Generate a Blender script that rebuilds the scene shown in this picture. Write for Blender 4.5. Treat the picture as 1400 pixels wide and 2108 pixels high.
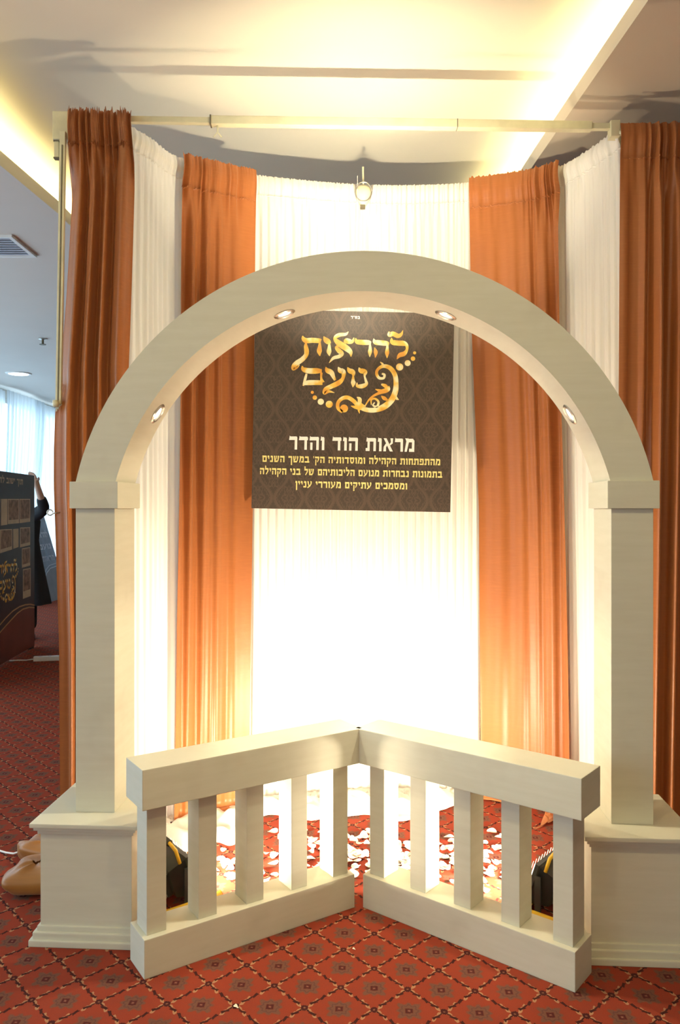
import bpy, bmesh, math, random
from mathutils import Vector, Matrix, noise
S = bpy.context.scene
for o in list(bpy.data.objects): bpy.data.objects.remove(o)
COL = S.collection
R = math.radians
PI = math.pi
# ------------------------------------------------------------------ camera, world, lights, exposure
F = 1608.0            # focal length in pixels of the 1400 x 2108 frame
EYE = 1.5             # camera height
HOR = 1045.0          # image row of the horizon
cam = bpy.data.cameras.new('camera'); cam_o = bpy.data.objects.new('camera', cam); COL.objects.link(cam_o)
cam_o.location = (0, 0, EYE); cam_o.rotation_euler = (R(90), 0, 0)
cam.sensor_fit = 'VERTICAL'; cam.sensor_height = 36; cam.lens = F / 2108 * 36
cam.shift_y = -(1054 - HOR) / 2108; cam.clip_end = 100
S.camera = cam_o
S.view_settings.view_transform = 'Standard'; S.view_settings.look = 'None'
S.view_settings.gamma = 1; S.view_settings.use_curve_mapping = False
S.view_settings.exposure = 0.0
W = bpy.data.worlds.new('world'); S.world = W; W.use_nodes = True
W.node_tree.nodes['Background'].inputs[0].default_value = (1.0, 0.87, 0.58, 1)
W.node_tree.nodes['Background'].inputs[1].default_value = 0.48
FLOOD_W, UP_W, SPOT_W, COVE_W, WINDOW_E = 37.0, 20.0, 58.0, 4.4, 3.2
FILL_W = 26.0
WARM = (1.0, 0.84, 0.60); COVE_C = (1.0, 0.86, 0.42)
H_CEIL, H_SOFF = 3.54, 3.34
WALL_X = -5.15

def px(x, y, d):       # photo pixel at depth d -> world
    return Vector(((x - 700) / F * d, d, EYE + (HOR - y) / F * d))
def ground(x, y):
    d = F * EYE / (y - HOR); return Vector(((x - 700) / F * d, d, 0))

def light(name, kind, loc, energy, color, parent=None, aim=None, rot=None, **kw):
    l = bpy.data.lights.new(name, kind); l.energy = energy; l.color = color
    for k, v in kw.items(): setattr(l, k, v)
    o = bpy.data.objects.new(name, l); COL.objects.link(o); o.location = loc
    if aim is not None: o.rotation_euler = (Vector(aim) - Vector(loc)).to_track_quat('-Z', 'Y').to_euler()
    if rot is not None: o.rotation_euler = rot
    if parent: o.parent = parent
    return o

# ------------------------------------------------------------------ materials
class E:               # tiny expression wrapper over math nodes
    def __init__(s, nt, sock): s.nt, s.s = nt, sock
    def _m(s, op, *a):
        n = s.nt.nodes.new('ShaderNodeMath'); n.operation = op
        for i, v in enumerate((s,) + a):
            if isinstance(v, E): s.nt.links.new(v.s, n.inputs[i])
            else: n.inputs[i].default_value = v
        return E(s.nt, n.outputs[0])
    def __add__(s, o): return s._m('ADD', o)
    def __radd__(s, o): return s._m('ADD', o)
    def __sub__(s, o): return s._m('SUBTRACT', o)
    def __rsub__(s, o): return (s * -1.0)._m('ADD', o)
    def __mul__(s, o): return s._m('MULTIPLY', o)
    def __rmul__(s, o): return s._m('MULTIPLY', o)
    def __truediv__(s, o): return s._m('DIVIDE', o)
    def abs(s): return s._m('ABSOLUTE')
    def sin(s): return s._m('SINE')
    def cos(s): return s._m('COSINE')
    def fract(s): return s._m('FRACT')
    def sqrt(s): return s._m('SQRT')
    def lt(s, o): return s._m('LESS_THAN', o)
    def gt(s, o): return s._m('GREATER_THAN', o)
    def min(s, o): return s._m('MINIMUM', o)
    def max(s, o): return s._m('MAXIMUM', o)
    def atan2(s, o): return s._m('ARCTAN2', o)
    def clamp(s): return s.max(0.0).min(1.0)
    def soft(s, lo, hi):  # 0 below lo, 1 above hi
        return ((s - lo) / (hi - lo)).clamp()

def mat(name):
    m = bpy.data.materials.new(name); m.use_nodes = True
    nt = m.node_tree; b = nt.nodes['Principled BSDF']
    return m, nt, b
def mixc(nt, fac, a, b, mode='MIX'):
    n = nt.nodes.new('ShaderNodeMix'); n.data_type = 'RGBA'; n.blend_type = mode
    for sock, v in ((n.inputs[0], fac), (n.inputs[6], a), (n.inputs[7], b)):
        if isinstance(v, E): nt.links.new(v.s, sock)
        elif hasattr(v, 'is_linked'): nt.links.new(v, sock)
        elif isinstance(v, (int, float)): sock.default_value = v
        else: sock.default_value = (*v, 1)
    return n.outputs[2]
def noise_tex(nt, scale, detail=3, rough=0.5, coord='Object', vec=None, mapping=None):
    tc = nt.nodes.new('ShaderNodeTexCoord'); n = nt.nodes.new('ShaderNodeTexNoise')
    n.inputs['Scale'].default_value = scale; n.inputs['Detail'].default_value = detail; n.inputs['Roughness'].default_value = rough
    src = tc.outputs[coord]
    if mapping:
        mp = nt.nodes.new('ShaderNodeMapping'); mp.inputs['Scale'].default_value = mapping
        nt.links.new(src, mp.inputs[0]); src = mp.outputs[0]
    nt.links.new(src, n.inputs['Vector'])
    return E(nt, n.outputs[0])
def bump(nt, b, h, strength=0.2, dist=0.01):
    n = nt.nodes.new('ShaderNodeBump'); n.inputs['Strength'].default_value = strength; n.inputs['Distance'].default_value = dist
    nt.links.new(h.s, n.inputs['Height']); nt.links.new(n.outputs[0], b.inputs['Normal'])
def plain(name, c, rough=0.5, metal=0.0, var=0.08, scale=12.0, spec=0.5, bmp=0.0, mapping=None):
    m, nt, b = mat(name)
    nz = noise_tex(nt, scale, 4, 0.55, mapping=mapping)
    d = tuple(max(0, x * (1 - var)) for x in c); l = tuple(min(1, x * (1 + var)) for x in c)
    nt.links.new(mixc(nt, nz.soft(0.3, 0.7), d, l), b.inputs['Base Color'])
    b.inputs['Roughness'].default_value = rough; b.inputs['Metallic'].default_value = metal
    b.inputs['Specular IOR Level'].default_value = spec
    if bmp: bump(nt, b, nz, bmp, 0.004)
    return m
def emit(name, c, s):
    m, nt, b = mat(name)
    b.inputs['Base Color'].default_value = (*c, 1); b.inputs['Emission Color'].default_value = (*c, 1); b.inputs['Emission Strength'].default_value = s
    return m

M = {}
M['ceiling'] = plain('ceiling_paint', (0.78, 0.72, 0.575), 0.85, var=0.02, scale=1.5)
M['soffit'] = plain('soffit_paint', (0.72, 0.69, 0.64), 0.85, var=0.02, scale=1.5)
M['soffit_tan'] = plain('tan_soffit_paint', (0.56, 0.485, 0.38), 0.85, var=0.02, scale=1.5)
M['wall'] = plain('wall_paint', (0.62, 0.60, 0.55), 0.85, var=0.03, scale=1.5)
# painted board of arch and railing: cream with faint brush grain and grubby patches
m, nt, b = mat('cream_painted_board')
grain = noise_tex(nt, 5.0, 5, 0.6, mapping=(1, 1, 9)); st = noise_tex(nt, 4.0, 3, 0.6)
c = mixc(nt, grain.soft(0.35, 0.7), (0.58, 0.562, 0.452), (0.615, 0.60, 0.492))
c = mixc(nt, st.soft(0.58, 0.76) * 0.35, c, (0.46, 0.42, 0.33))
nt.links.new(c, b.inputs['Base Color']); b.inputs['Roughness'].default_value = 0.55
M['cream'] = m
def satin(name, base, dark):
    m, nt, b = mat(name)
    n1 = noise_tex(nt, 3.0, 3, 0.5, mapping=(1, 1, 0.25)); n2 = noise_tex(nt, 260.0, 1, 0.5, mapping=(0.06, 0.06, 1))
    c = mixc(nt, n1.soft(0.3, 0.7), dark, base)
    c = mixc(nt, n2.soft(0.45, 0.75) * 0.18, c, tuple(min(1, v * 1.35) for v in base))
    nt.links.new(c, b.inputs['Base Color']); b.inputs['Roughness'].default_value = 0.40
    b.inputs['Specular IOR Level'].default_value = 0.5
    b.inputs['Sheen Weight'].default_value = 0.25; b.inputs['Sheen Tint'].default_value = (1, 0.7, 0.5, 1)
    tc = nt.nodes.new('ShaderNodeTexCoord'); geo = nt.nodes.new('ShaderNodeSeparateXYZ'); nt.links.new(tc.outputs['Object'], geo.inputs[0])
    z = E(nt, geo.outputs[2]); x = E(nt, geo.outputs[0])
    wob = noise_tex(nt, 3.0, 2, 0.5)
    cz = ((z * 3.6 + wob * 0.35).fract() - 0.5).abs(); cx = ((x * 3.1 + wob * 0.3).fract() - 0.5).abs()
    cr = noise_tex(nt, 14.0, 4, 0.65)
    h = cz.lt(0.012) * 0.5 + cx.lt(0.010) * 0.25 + cr * 0.55
    bump(nt, b, h, 0.35, 0.006)
    tr = nt.nodes.new('ShaderNodeBsdfTranslucent'); tr.inputs[0].default_value = (*base, 1)
    mx = nt.nodes.new('ShaderNodeMixShader'); mx.inputs[0].default_value = 0.12
    out = nt.nodes['Material Output']
    nt.links.new(b.outputs[0], mx.inputs[1]); nt.links.new(tr.outputs[0], mx.inputs[2]); nt.links.new(mx.outputs[0], out.inputs[0])
    return m
M['satin'] = satin('copper_satin', (0.42, 0.138, 0.034), (0.29, 0.086, 0.020))
def sheer(name, c, tfac, transp=0.0, grain=True):
    m, nt, b = mat(name)
    n1 = noise_tex(nt, 60.0, 2, 0.5, mapping=(1, 1, 0.03))
    nt.links.new(mixc(nt, n1.soft(0.3, 0.7), tuple(v * 0.94 for v in c), c), b.inputs['Base Color'])
    b.inputs['Roughness'].default_value = 0.75
    tr = nt.nodes.new('ShaderNodeBsdfTranslucent'); tr.inputs[0].default_value = (*c, 1)
    mx = nt.nodes.new('ShaderNodeMixShader'); mx.inputs[0].default_value = tfac
    out = nt.nodes['Material Output']
    nt.links.new(b.outputs[0], mx.inputs[1]); nt.links.new(tr.outputs[0], mx.inputs[2])
    last = mx.outputs[0]
    if transp:
        tp = nt.nodes.new('ShaderNodeBsdfTransparent'); m2 = nt.nodes.new('ShaderNodeMixShader'); m2.inputs[0].default_value = transp
        nt.links.new(last, m2.inputs[1]); nt.links.new(tp.outputs[0], m2.inputs[2]); last = m2.outputs[0]
    nt.links.new(last, out.inputs[0])
    return m
M['white_cloth'] = sheer('white_voile', (0.92, 0.89, 0.82), 0.2)
M['window_sheer'] = sheer('window_sheer', (0.80, 0.86, 0.90), 0.6, 0.15)
M['chrome'] = plain('grey_metal', (0.55, 0.54, 0.50), 0.3, 0.9, 0.05)
M['truss'] = plain('cream_enamelled_metal', (0.66, 0.62, 0.42), 0.45, 0.1, 0.12, 9)
M['truss_dark'] = plain('scuffed_dark_metal', (0.16, 0.14, 0.09), 0.5, 0.3, 0.15, 30)
M['black'] = plain('black_enamel', (0.018, 0.022, 0.02), 0.35, 0.0, 0.2, 20)
M['black_foam'] = plain('black_foam_rubber', (0.03, 0.028, 0.02), 0.8, 0.0, 0.2, 60)
M['yellow'] = plain('yellow_enamel', (0.75, 0.46, 0.03), 0.35, 0.0, 0.08, 15)
M['bulb'] = emit('glowing_halogen', (1.0, 0.86, 0.6), 14.0)
M['spot_bulb'] = emit('glowing_spot', (1.0, 0.93, 0.78), 2.2)
M['tube_light'] = emit('glowing_cove_tube', (1.0, 0.88, 0.5), 6.0)
M['down_bulb'] = emit('glowing_downlight', (0.95, 0.97, 1.0), 5.0)
M['daylight'] = emit('daylit_window_glass', (0.66, 0.86, 1.0), WINDOW_E)
M['petal'] = plain('white_petal', (0.86, 0.80, 0.68), 0.6, 0.0, 0.05, 40)
M['white_plastic'] = plain('white_plastic', (0.78, 0.77, 0.74), 0.4, 0.0, 0.03, 20)
M['tan_cloth'] = satin('golden_brown_fabric', (0.40, 0.17, 0.035), (0.24, 0.09, 0.02))
M['vent'] = plain('pale_vent_metal', (0.55, 0.60, 0.72), 0.5, 0.2, 0.05)
M['skin'] = plain('skin', (0.60, 0.40, 0.30), 0.55, 0, 0.06, 20)
M['black_wool'] = plain('black_wool', (0.010, 0.010, 0.014), 0.85, 0, 0.2, 60)
M['hair'] = plain('dark_brown_hair', (0.04, 0.022, 0.014), 0.6, 0, 0.3, 60)
M['shoe'] = plain('black_leather', (0.015, 0.015, 0.015), 0.3, 0, 0.2, 30)
M['text_white'] = plain('white_print', (0.86, 0.85, 0.78), 0.5, 0, 0.02)
M['text_yellow'] = plain('pale_yellow_print', (0.80, 0.68, 0.25), 0.5, 0, 0.04)
m, nt, b = mat('gold_print')
n1 = noise_tex(nt, 16.0, 2, 0.4)
c = mixc(nt, n1.soft(0.40, 0.50), (0.75, 0.35, 0.05), (0.85, 0.55, 0.09)); c = mixc(nt, n1.soft(0.50, 0.62), c, (0.92, 0.85, 0.52))
nt.links.new(c, b.inputs['Base Color']); b.inputs['Roughness'].default_value = 0.45
M['gold'] = m
# sign board: dark brown print with a faint damask repeat
m, nt, b = mat('damask_print')
tc = nt.nodes.new('ShaderNodeTexCoord'); sp = nt.nodes.new('ShaderNodeSeparateXYZ'); nt.links.new(tc.outputs['Object'], sp.inputs[0])
X = E(nt, sp.outputs[0]); Z = E(nt, sp.outputs[2])
def damask(X, Z, w, h):
    u = (X / w).fract() - 0.5; v = (Z / h).fract() - 0.5
    ang = v.atan2(u); r = ((u * u) * 1.6 + v * v * 0.9).sqrt()
    fl = ((ang * 6.0).cos() * 0.07 + 0.22 - r).abs().lt(0.022)
    fl2 = ((ang * 10.0).cos() * 0.04 + 0.11 - r).abs().lt(0.022)
    og = (u.abs() - 0.27 - 0.2 * (v * 6.2832).cos()).abs().lt(0.028)
    cu = ((u.abs() * 40.0).sin() * (v.abs() * 34.0).sin()).gt(0.55)
    return fl.max(fl2).max(og).max(cu * 0.7)
ds = damask(X, Z, 0.155, 0.22).max(damask(X + 0.0775, Z + 0.11, 0.155, 0.22) * 0.8)
fuzz = noise_tex(nt, 120, 2, 0.6)
nt.links.new(mixc(nt, (ds * (0.5 + fuzz)).clamp(), (0.050, 0.034, 0.024), (0.084, 0.057, 0.039)), b.inputs['Base Color']); b.inputs['Roughness'].default_value = 0.5
M['damask'] = m
M['panel_dark'] = plain('dark_panel_print', (0.030, 0.030, 0.036), 0.35, 0, 0.25, 10)
M['panel_maroon'] = plain('maroon_panel_print', (0.15, 0.045, 0.03), 0.35, 0, 0.25, 4)
M['panel_gold_line'] = plain('gold_line_print', (0.55, 0.36, 0.17), 0.45)
M['panel_sheen'] = plain('blue_sheen_panel', (0.14, 0.21, 0.34), 0.3, 0, 0.3, 6)  # blue daylight sheen on the dark panel, painted into its colour
M['panel_slate'] = plain('slate_panel_print', (0.14, 0.15, 0.20), 0.3, 0, 0.15, 6)
M['photo_cream'] = plain('cream_paper_print', (0.62, 0.50, 0.35), 0.5, 0, 0.12, 9)
M['photo_brown'] = plain('sepia_photo_print', (0.26, 0.165, 0.11), 0.45, 0, 0.85, 16)

# patterned carpet: 45 degree lattice of brick red cells with taupe medallions
m, nt, b = mat('patterned_carpet')
g = nt.nodes.new('ShaderNodeNewGeometry'); sp = nt.nodes.new('ShaderNodeSeparateXYZ'); nt.links.new(g.outputs['Position'], sp.inputs[0])
X = E(nt, sp.outputs[0]) + 0.0925; Y = E(nt, sp.outputs[1]) - 2.655
a = R(42.4); P = 0.1475
wob = noise_tex(nt, 90, 2, 0.6, coord='Object')
u = (X * math.cos(a) + Y * math.sin(a)) / P + 0.5 + (wob - 0.5) * 0.05
v = (X * -math.sin(a) + Y * math.cos(a)) / P + 0.5 + (wob - 0.5) * 0.05
fu = u.fract() - 0.5; fv = v.fract() - 0.5
gu = (u + 0.5).fract() - 0.5; gv = (v + 0.5).fract() - 0.5
r = (fu * fu + fv * fv).sqrt(); th = fv.atan2(fu)
spk_ = noise_tex(nt, 170, 3, 0.7)
flower = (0.255 + (th * 8.0).cos() * 0.04 + (th * 4.0).cos() * 0.03 - r + (spk_ - 0.5) * 0.10).soft(-0.02, 0.03)
inner = (0.17 + (th * 8.0).cos() * 0.02 - r).abs().lt(0.016)
dia = fu.abs() + fv.abs()
eye = dia.lt(0.115); eye2 = (dia - 0.075).abs().lt(0.02); pup = dia.lt(0.03)
def vine(across, along):
    ph = along * 12.566
    off = across - 0.028 * ph.sin()
    dk = off.abs().lt(0.032) * (0.35 + (along * 25.13).cos()).gt(0.0)
    dash = (across.abs()).lt(0.018) * (along * 37.7).sin().gt(-0.2)
    lf = ((across + 0.034 * (ph + 0.5).sin()).abs() - 0.042 * (along * 12.566 + 0.9).cos().abs()).lt(0.0) * (along.abs().gt(0.10))
    return dk.max(dash), lf
du, lu = vine(gu, fv); dv, lv = vine(gv, fu)
rc = (gu * gu + gv * gv).sqrt()
node = rc.lt(0.075); noded = rc.lt(0.025)
dark = du.max(dv); leaf = lu.max(lv)
c = mixc(nt, flower * 0.85, (0.285, 0.046, 0.023), (0.145, 0.074, 0.048))
c = mixc(nt, inner * 0.6, c, (0.10, 0.045, 0.04))
c = mixc(nt, eye * 0.8, c, (0.12, 0.02, 0.018)); c = mixc(nt, eye2 * 0.7, c, (0.05, 0.014, 0.016)); c = mixc(nt, pup, c, (0.24, 0.10, 0.07))
c = mixc(nt, leaf, c, (0.42, 0.21, 0.105))
c = mixc(nt, dark, c, (0.05, 0.014, 0.012))
c = mixc(nt, node, c, (0.06, 0.014, 0.014)); c = mixc(nt, noded, c, (0.22, 0.09, 0.05))
pile = noise_tex(nt, 420, 2, 0.7); big = noise_tex(nt, 25, 3, 0.6)
c = mixc(nt, pile.soft(0.3, 0.75) * 0.35, c, (0.05, 0.02, 0.016)); c = mixc(nt, big.soft(0.45, 0.7) * 0.12, c, (0.10, 0.05, 0.04))
nt.links.new(c, b.inputs['Base Color']); b.inputs['Roughness'].default_value = 0.95; b.inputs['Specular IOR Level'].default_value = 0.06
bump(nt, b, pile, 0.25, 0.004)
M['carpet'] = m

# ------------------------------------------------------------------ mesh helpers
class MB:
    def __init__(s): s.bm = bmesh.new()
    def box(s, lo, hi, bev=0.0, mtx=None, seg=2):
        r = bmesh.ops.create_cube(s.bm, size=1.0)
        c = [(a + b) / 2 for a, b in zip(lo, hi)]; d = [b - a for a, b in zip(lo, hi)]
        vs = r['verts']
        for v in vs: v.co = Vector((c[i] + v.co[i] * d[i] for i in range(3)))
        if bev:
            es = list({e for v in vs for e in v.link_edges})
            n0 = set(s.bm.verts) - set(vs)
            bmesh.ops.bevel(s.bm, geom=es, offset=bev, segments=seg, affect='EDGES', profile=0.7)
            vs = [v for v in s.bm.verts if v not in n0]
        if mtx: bmesh.ops.transform(s.bm, matrix=mtx, verts=vs)
        return s
    def tube(s, pts, r, n=10, caps=True):
        pts = [Vector(p) for p in pts]; rs = r if isinstance(r, (list, tuple)) else [r] * len(pts)
        rings = []; up = None
        for i, p in enumerate(pts):
            t = (pts[min(i + 1, len(pts) - 1)] - pts[max(i - 1, 0)]).normalized()
            if up is None: up = Vector((0, 0, 1)) if abs(t.z) < 0.9 else Vector((1, 0, 0))
            a = t.cross(up).normalized(); bb = a.cross(t).normalized(); up = bb
            rings.append([s.bm.verts.new(p + rs[i] * (math.cos(2 * PI * k / n) * a + math.sin(2 * PI * k / n) * bb)) for k in range(n)])
        for A, B in zip(rings, rings[1:]):
            for k in range(n): s.bm.faces.new((A[k], A[(k + 1) % n], B[(k + 1) % n], B[k]))
        if caps: s.bm.faces.new(rings[0][::-1]); s.bm.faces.new(rings[-1])
        return s
    def lathe(s, prof, n=24, mtx=None):
        rings = []; new = []
        for r, z in prof:
            ring = [s.bm.verts.new((r * math.cos(2 * PI * k / n), r * math.sin(2 * PI * k / n), z)) for k in range(n)]
            rings.append(ring); new += ring
        for A, B in zip(rings, rings[1:]):
            for k in range(n): s.bm.faces.new((A[k], A[(k + 1) % n], B[(k + 1) % n], B[k]))
        s.bm.faces.new(rings[0][::-1]); s.bm.faces.new(rings[-1])
        if mtx: bmesh.ops.transform(s.bm, matrix=mtx, verts=new)
        return s
    def flat(s, pts, y=0.0):      # print in the x-z plane, facing -y
        f = s.bm.faces.new([s.bm.verts.new((p[0], y, p[1])) for p in pts])
        f.normal_update()
        if f.normal.y > 0: f.normal_flip()
        return s
    def grid(s, fn, nu, nv, closed=False):
        g = [[s.bm.verts.new(fn(i / nu, j / nv)) for i in range(nu + (0 if closed else 1))] for j in range(nv + 1)]
        k = len(g[0])
        for j in range(nv):
            for i in range(nu): s.bm.faces.new((g[j][i], g[j][(i + 1) % k], g[j + 1][(i + 1) % k], g[j + 1][i]))
        return s
    def obj(s, name, m, parent=None, smooth=False, loc=None, fixn=True):
        if fixn: bmesh.ops.recalc_face_normals(s.bm, faces=s.bm.faces)
        me = bpy.data.meshes.new(name); s.bm.to_mesh(me); s.bm.free()
        me.materials.append(M[m] if isinstance(m, str) else m)
        if smooth:
            for p in me.polygons: p.use_smooth = True
            if smooth == 'auto': me.set_sharp_from_angle(angle=R(40))
        o = bpy.data.objects.new(name, me); COL.objects.link(o)
        if parent: o.parent = parent
        if loc: o.location = loc
        return o
def tag(o, label=None, cat=None, group=None, kind=None):
    if label: o['label'] = label
    if cat: o['category'] = cat
    if group: o['group'] = group
    if kind: o['kind'] = kind
    return o
def empty(name, loc, rz=0, label=None, cat=None, group=None):
    o = bpy.data.objects.new(name, None); COL.objects.link(o); o.location = loc; o.rotation_euler = (0, 0, rz)
    return tag(o, label, cat, group)
def struct(name, mb, m, smooth=False): return tag(mb.obj(name, m, None, smooth), kind='structure')
def catmull(pts, t):
    n = len(pts) - 1; f = min(max(t, 0), 1) * n; i = min(int(f), n - 1); f -= i
    p = [Vector(pts[min(max(i + k, 0), n)]) for k in (-1, 0, 1, 2)]
    if i == 0: p[0] = 2 * p[1] - p[2]
    if i == n - 1: p[3] = 2 * p[2] - p[1]
    return 0.5 * (2 * p[1] + (p[2] - p[0]) * f + (2 * p[0] - 5 * p[1] + 4 * p[2] - p[3]) * f * f + (3 * p[1] - p[0] - 3 * p[2] + p[3]) * f ** 3)
def lerp_table(tab, z):
    tab = sorted(tab)
    if z <= tab[0][0]: return tab[0][1]
    for (a, x), (b2, y) in zip(tab, tab[1:]):
        if z <= b2: return x + (y - x) * (z - a) / (b2 - a)
    return tab[-1][1]
def sst(a, b2, x):
    t = min(max((x - a) / (b2 - a), 0), 1); return t * t * (3 - 2 * t)

# ------------------------------------------------------------------ room shell
Y0, Y1, XR = -4.0, 16.0, 5.0
LIP_L = [(-1.93, Y0), (-1.88, 2.5), (-1.827, 4.197), (-1.764, 4.89), (-1.74, 6.5), (-1.74, Y1)]
LIP_R = [(1.23, Y0), (1.118, 2.83), (1.042, 4.138), (0.98, 5.5), (0.90, 8.0), (0.86, Y1)]
struct('floor', MB().box((WALL_X - 0.2, Y0, -0.1), (XR + 0.2, Y1 + 0.2, 0)), 'carpet')
struct('ceiling', MB().box((WALL_X - 0.2, Y0, H_CEIL), (XR + 0.2, Y1 + 0.2, H_CEIL + 0.1)), 'ceiling')
def soffit(name, edge, xo, sgn, m='soffit'):
    mb = MB(); bm = mb.bm
    def ring(x, y): return (x, y)
    n = len(edge)
    lip = 0.03 * sgn
    prof = []
    for (x, y) in edge:
        prof.append([bm.verts.new(p) for p in ((xo, y, H_SOFF), (x, y, H_SOFF), (x, y, H_SOFF + 0.08), (x + lip, y, H_SOFF + 0.08), (x + lip, y, H_SOFF + 0.02), (xo, y, H_SOFF + 0.02))])
    for A, B in zip(prof, prof[1:]):
        for k in range(6): bm.faces.new((A[k], A[(k + 1) % 6], B[(k + 1) % 6], B[k]))
    bm.faces.new(prof[0]); bm.faces.new(prof[-1][::-1])
    return struct(name, mb, m)
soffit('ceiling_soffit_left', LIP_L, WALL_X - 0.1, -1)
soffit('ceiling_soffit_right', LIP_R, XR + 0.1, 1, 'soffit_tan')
struct('wall_far', MB().box((WALL_X - 0.2, Y1, 0), (XR + 0.2, Y1 + 0.2, H_CEIL)), 'wall')
struct('wall_right', MB().box((XR, Y0, 0), (XR + 0.2, Y1, H_CEIL)), 'wall')
# left wall: sill, head, piers and large daylit windows
struct('wall_left', MB().box((WALL_X - 0.2, Y0, 0), (WALL_X - 0.08, Y1, 0.25)).box((WALL_X - 0.2, Y0, 3.2), (WALL_X - 0.08, Y1, H_CEIL)), 'wall')
yy = Y0; k = 1
while yy < Y1 - 0.5:
    w = 3.2
    e = min(yy + w, Y1)
    p = struct('window_%d' % k, MB().box((WALL_X - 0.18, yy + 0.06, 0.25), (WALL_X - 0.14, e - 0.06, 3.2)), 'daylight')
    fr = MB()
    for a0, a1, z0, z1 in ((yy, yy + 0.06, 0.25, 3.2), (e - 0.06, e, 0.25, 3.2), (yy, e, 0.25, 0.31), (yy, e, 3.14, 3.2), ((yy + e) / 2 - 0.03, (yy + e) / 2 + 0.03, 0.25, 3.2)):
        fr.box((WALL_X - 0.2, a0, z0), (WALL_X - 0.1, a1, z1))
    fr.obj('window_frame', 'white_plastic', p)
    yy = e; k += 1
struct('trim_1', MB().box((WALL_X - 0.08, Y0, 0), (WALL_X - 0.06, Y1, 0.12), 0.004), 'white_plastic')

# sheer curtains on the left windows (one per visible bay, some swept aside)
def window_sheer(y0, y1, sweep, label, dx=0.0):
    def fn(u, v):
        z = 3.28 - v * 3.26
        y = y0 + (y1 - y0) * u
        t = sst(0.0, 0.9, v) * sweep
        y += t * (0.35 + 0.65 * u)
        x = WALL_X + 0.045 + dx + 0.022 * math.sin(u * 2 * PI * 11 + 1.3 * math.sin(v * 2)) + 0.012 * math.sin(u * 2 * PI * 27 + v)
        return Vector((x, y, z))
    o = MB().grid(fn, 160, 24).obj('sheer_curtain', 'window_sheer', None, True)
    tag(o, label, 'curtain', 'sheer curtains on the left windows')
window_sheer(7.2, 9.55, 0.0, 'nearest pale blue sheer curtain over the daylit window, farthest left')
window_sheer(9.5, 11.9, -0.1, 'straight pale blue sheer curtain above the dark display panel')
window_sheer(11.8, 13.3, -0.5, 'slanting pale blue sheer curtain swept aside next to the copper curtain edge', 0.075)
window_sheer(12.9, 14.9, 0.2, 'far pale blue sheer curtain behind the copper curtain edge')

# cove lights behind the two lips
def cove(name, edge, sgn, label, e_mul=1.0, ys=(-3.6, 11.5)):
    pts = [Vector((x + 0.085 * sgn, y, H_SOFF + 0.045)) for x, y in edge]
    ys0 = [Vector((lerp_table([(p.y, p.x) for p in pts], y), y, H_SOFF + 0.045)) for y in [ys[0] + (ys[1] - ys[0]) * i / 16 for i in range(17)]]
    root = empty(name, ys0[0], 0, label, 'cove light', 'cove lights')
    q = [p - ys0[0] for p in ys0]
    MB().tube(q, 0.012, 8).obj('light_tube', 'tube_light', root, True)
    MB().box((-0.02, -0.02, -0.028), (0.02, 0.02, -0.010)).obj('tube_clip', 'white_plastic', root)
    for A, B in zip(q, q[1:]):
        L = (B - A).length
        mid = (A + B) / 2 + Vector((0, 0, 0.018))
        up = Vector((-0.55 * sgn, 0, 0.9)).normalized()
        o = light('cove_lamp', 'AREA', mid, COVE_W * e_mul * L, COVE_C, root, shape='RECTANGLE', size=L, size_y=0.03)
        t = (B - A).normalized(); zz = -up; yy_ = zz.cross(t).normalized()
        o.rotation_euler = Matrix((t, yy_, zz)).transposed().to_euler()
        o.data.cycles.cast_shadow = True if hasattr(o.data, 'cycles') else True
cove('cove_light', LIP_L, -1, 'warm cove light tube behind the left ceiling ledge')
cove('cove_light', LIP_R, 1, 'warm cove light tube behind the right ceiling ledge')

# ceiling vent, sprinkler and downlight in the lower left ceiling
vt = empty('ceiling_vent', px(22, 507, 5.48), 0, 'square pale grey air vent in the lower left ceiling', 'vent')
vt.location.z = H_SOFF
vt.location.x -= 0.12
f = MB()
for a0, a1, b0, b1 in ((-0.22, 0.22, -0.22, -0.19), (-0.22, 0.22, 0.19, 0.22), (-0.22, -0.19, -0.19, 0.19), (0.19, 0.22, -0.19, 0.19)): f.box((a0, b0, -0.018), (a1, b1, 0), 0.003)
f.obj('vent_frame', 'white_plastic', vt)
for i in range(8):
    mm = Matrix.Translation((0, -0.165 + i * 0.047, -0.008)) @ Matrix.Rotation(R(32), 4, 'X')
    MB().box((-0.19, -0.02, -0.002), (0.19, 0.02, 0.002), 0, mm).obj('louvre_blade', 'vent', vt)
spk = empty('sprinkler_head', (px(88, 697, 8.5).x, 8.5, H_SOFF), 0, 'small sprinkler head hanging from the left ceiling', 'sprinkler')
MB().lathe([(0.045, 0), (0.045, -0.008), (0.02, -0.014), (0.012, -0.016)]).obj('ceiling_rose', 'chrome', spk, 'auto')
MB().tube([(0, 0, -0.01), (0, 0, -0.06)], 0.012, 10).lathe([(0.035, -0.062), (0.035, -0.068)]).obj('nozzle', 'truss_dark', spk, 'auto')
dl = empty('downlight', (px(38, 768, 10.7).x, 10.7, H_SOFF), 0, 'bright round downlight set in the lower left ceiling', 'ceiling light')
MB().lathe([(0.17, 0.0), (0.165, -0.012), (0.135, -0.014), (0.13, -0.004)]).obj('trim_ring', 'white_plastic', dl, 'auto')
MB().lathe([(0.128, -0.006), (0.11, -0.016), (0.0005, -0.02)]).obj('lens', 'down_bulb', dl, 'auto')

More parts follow.
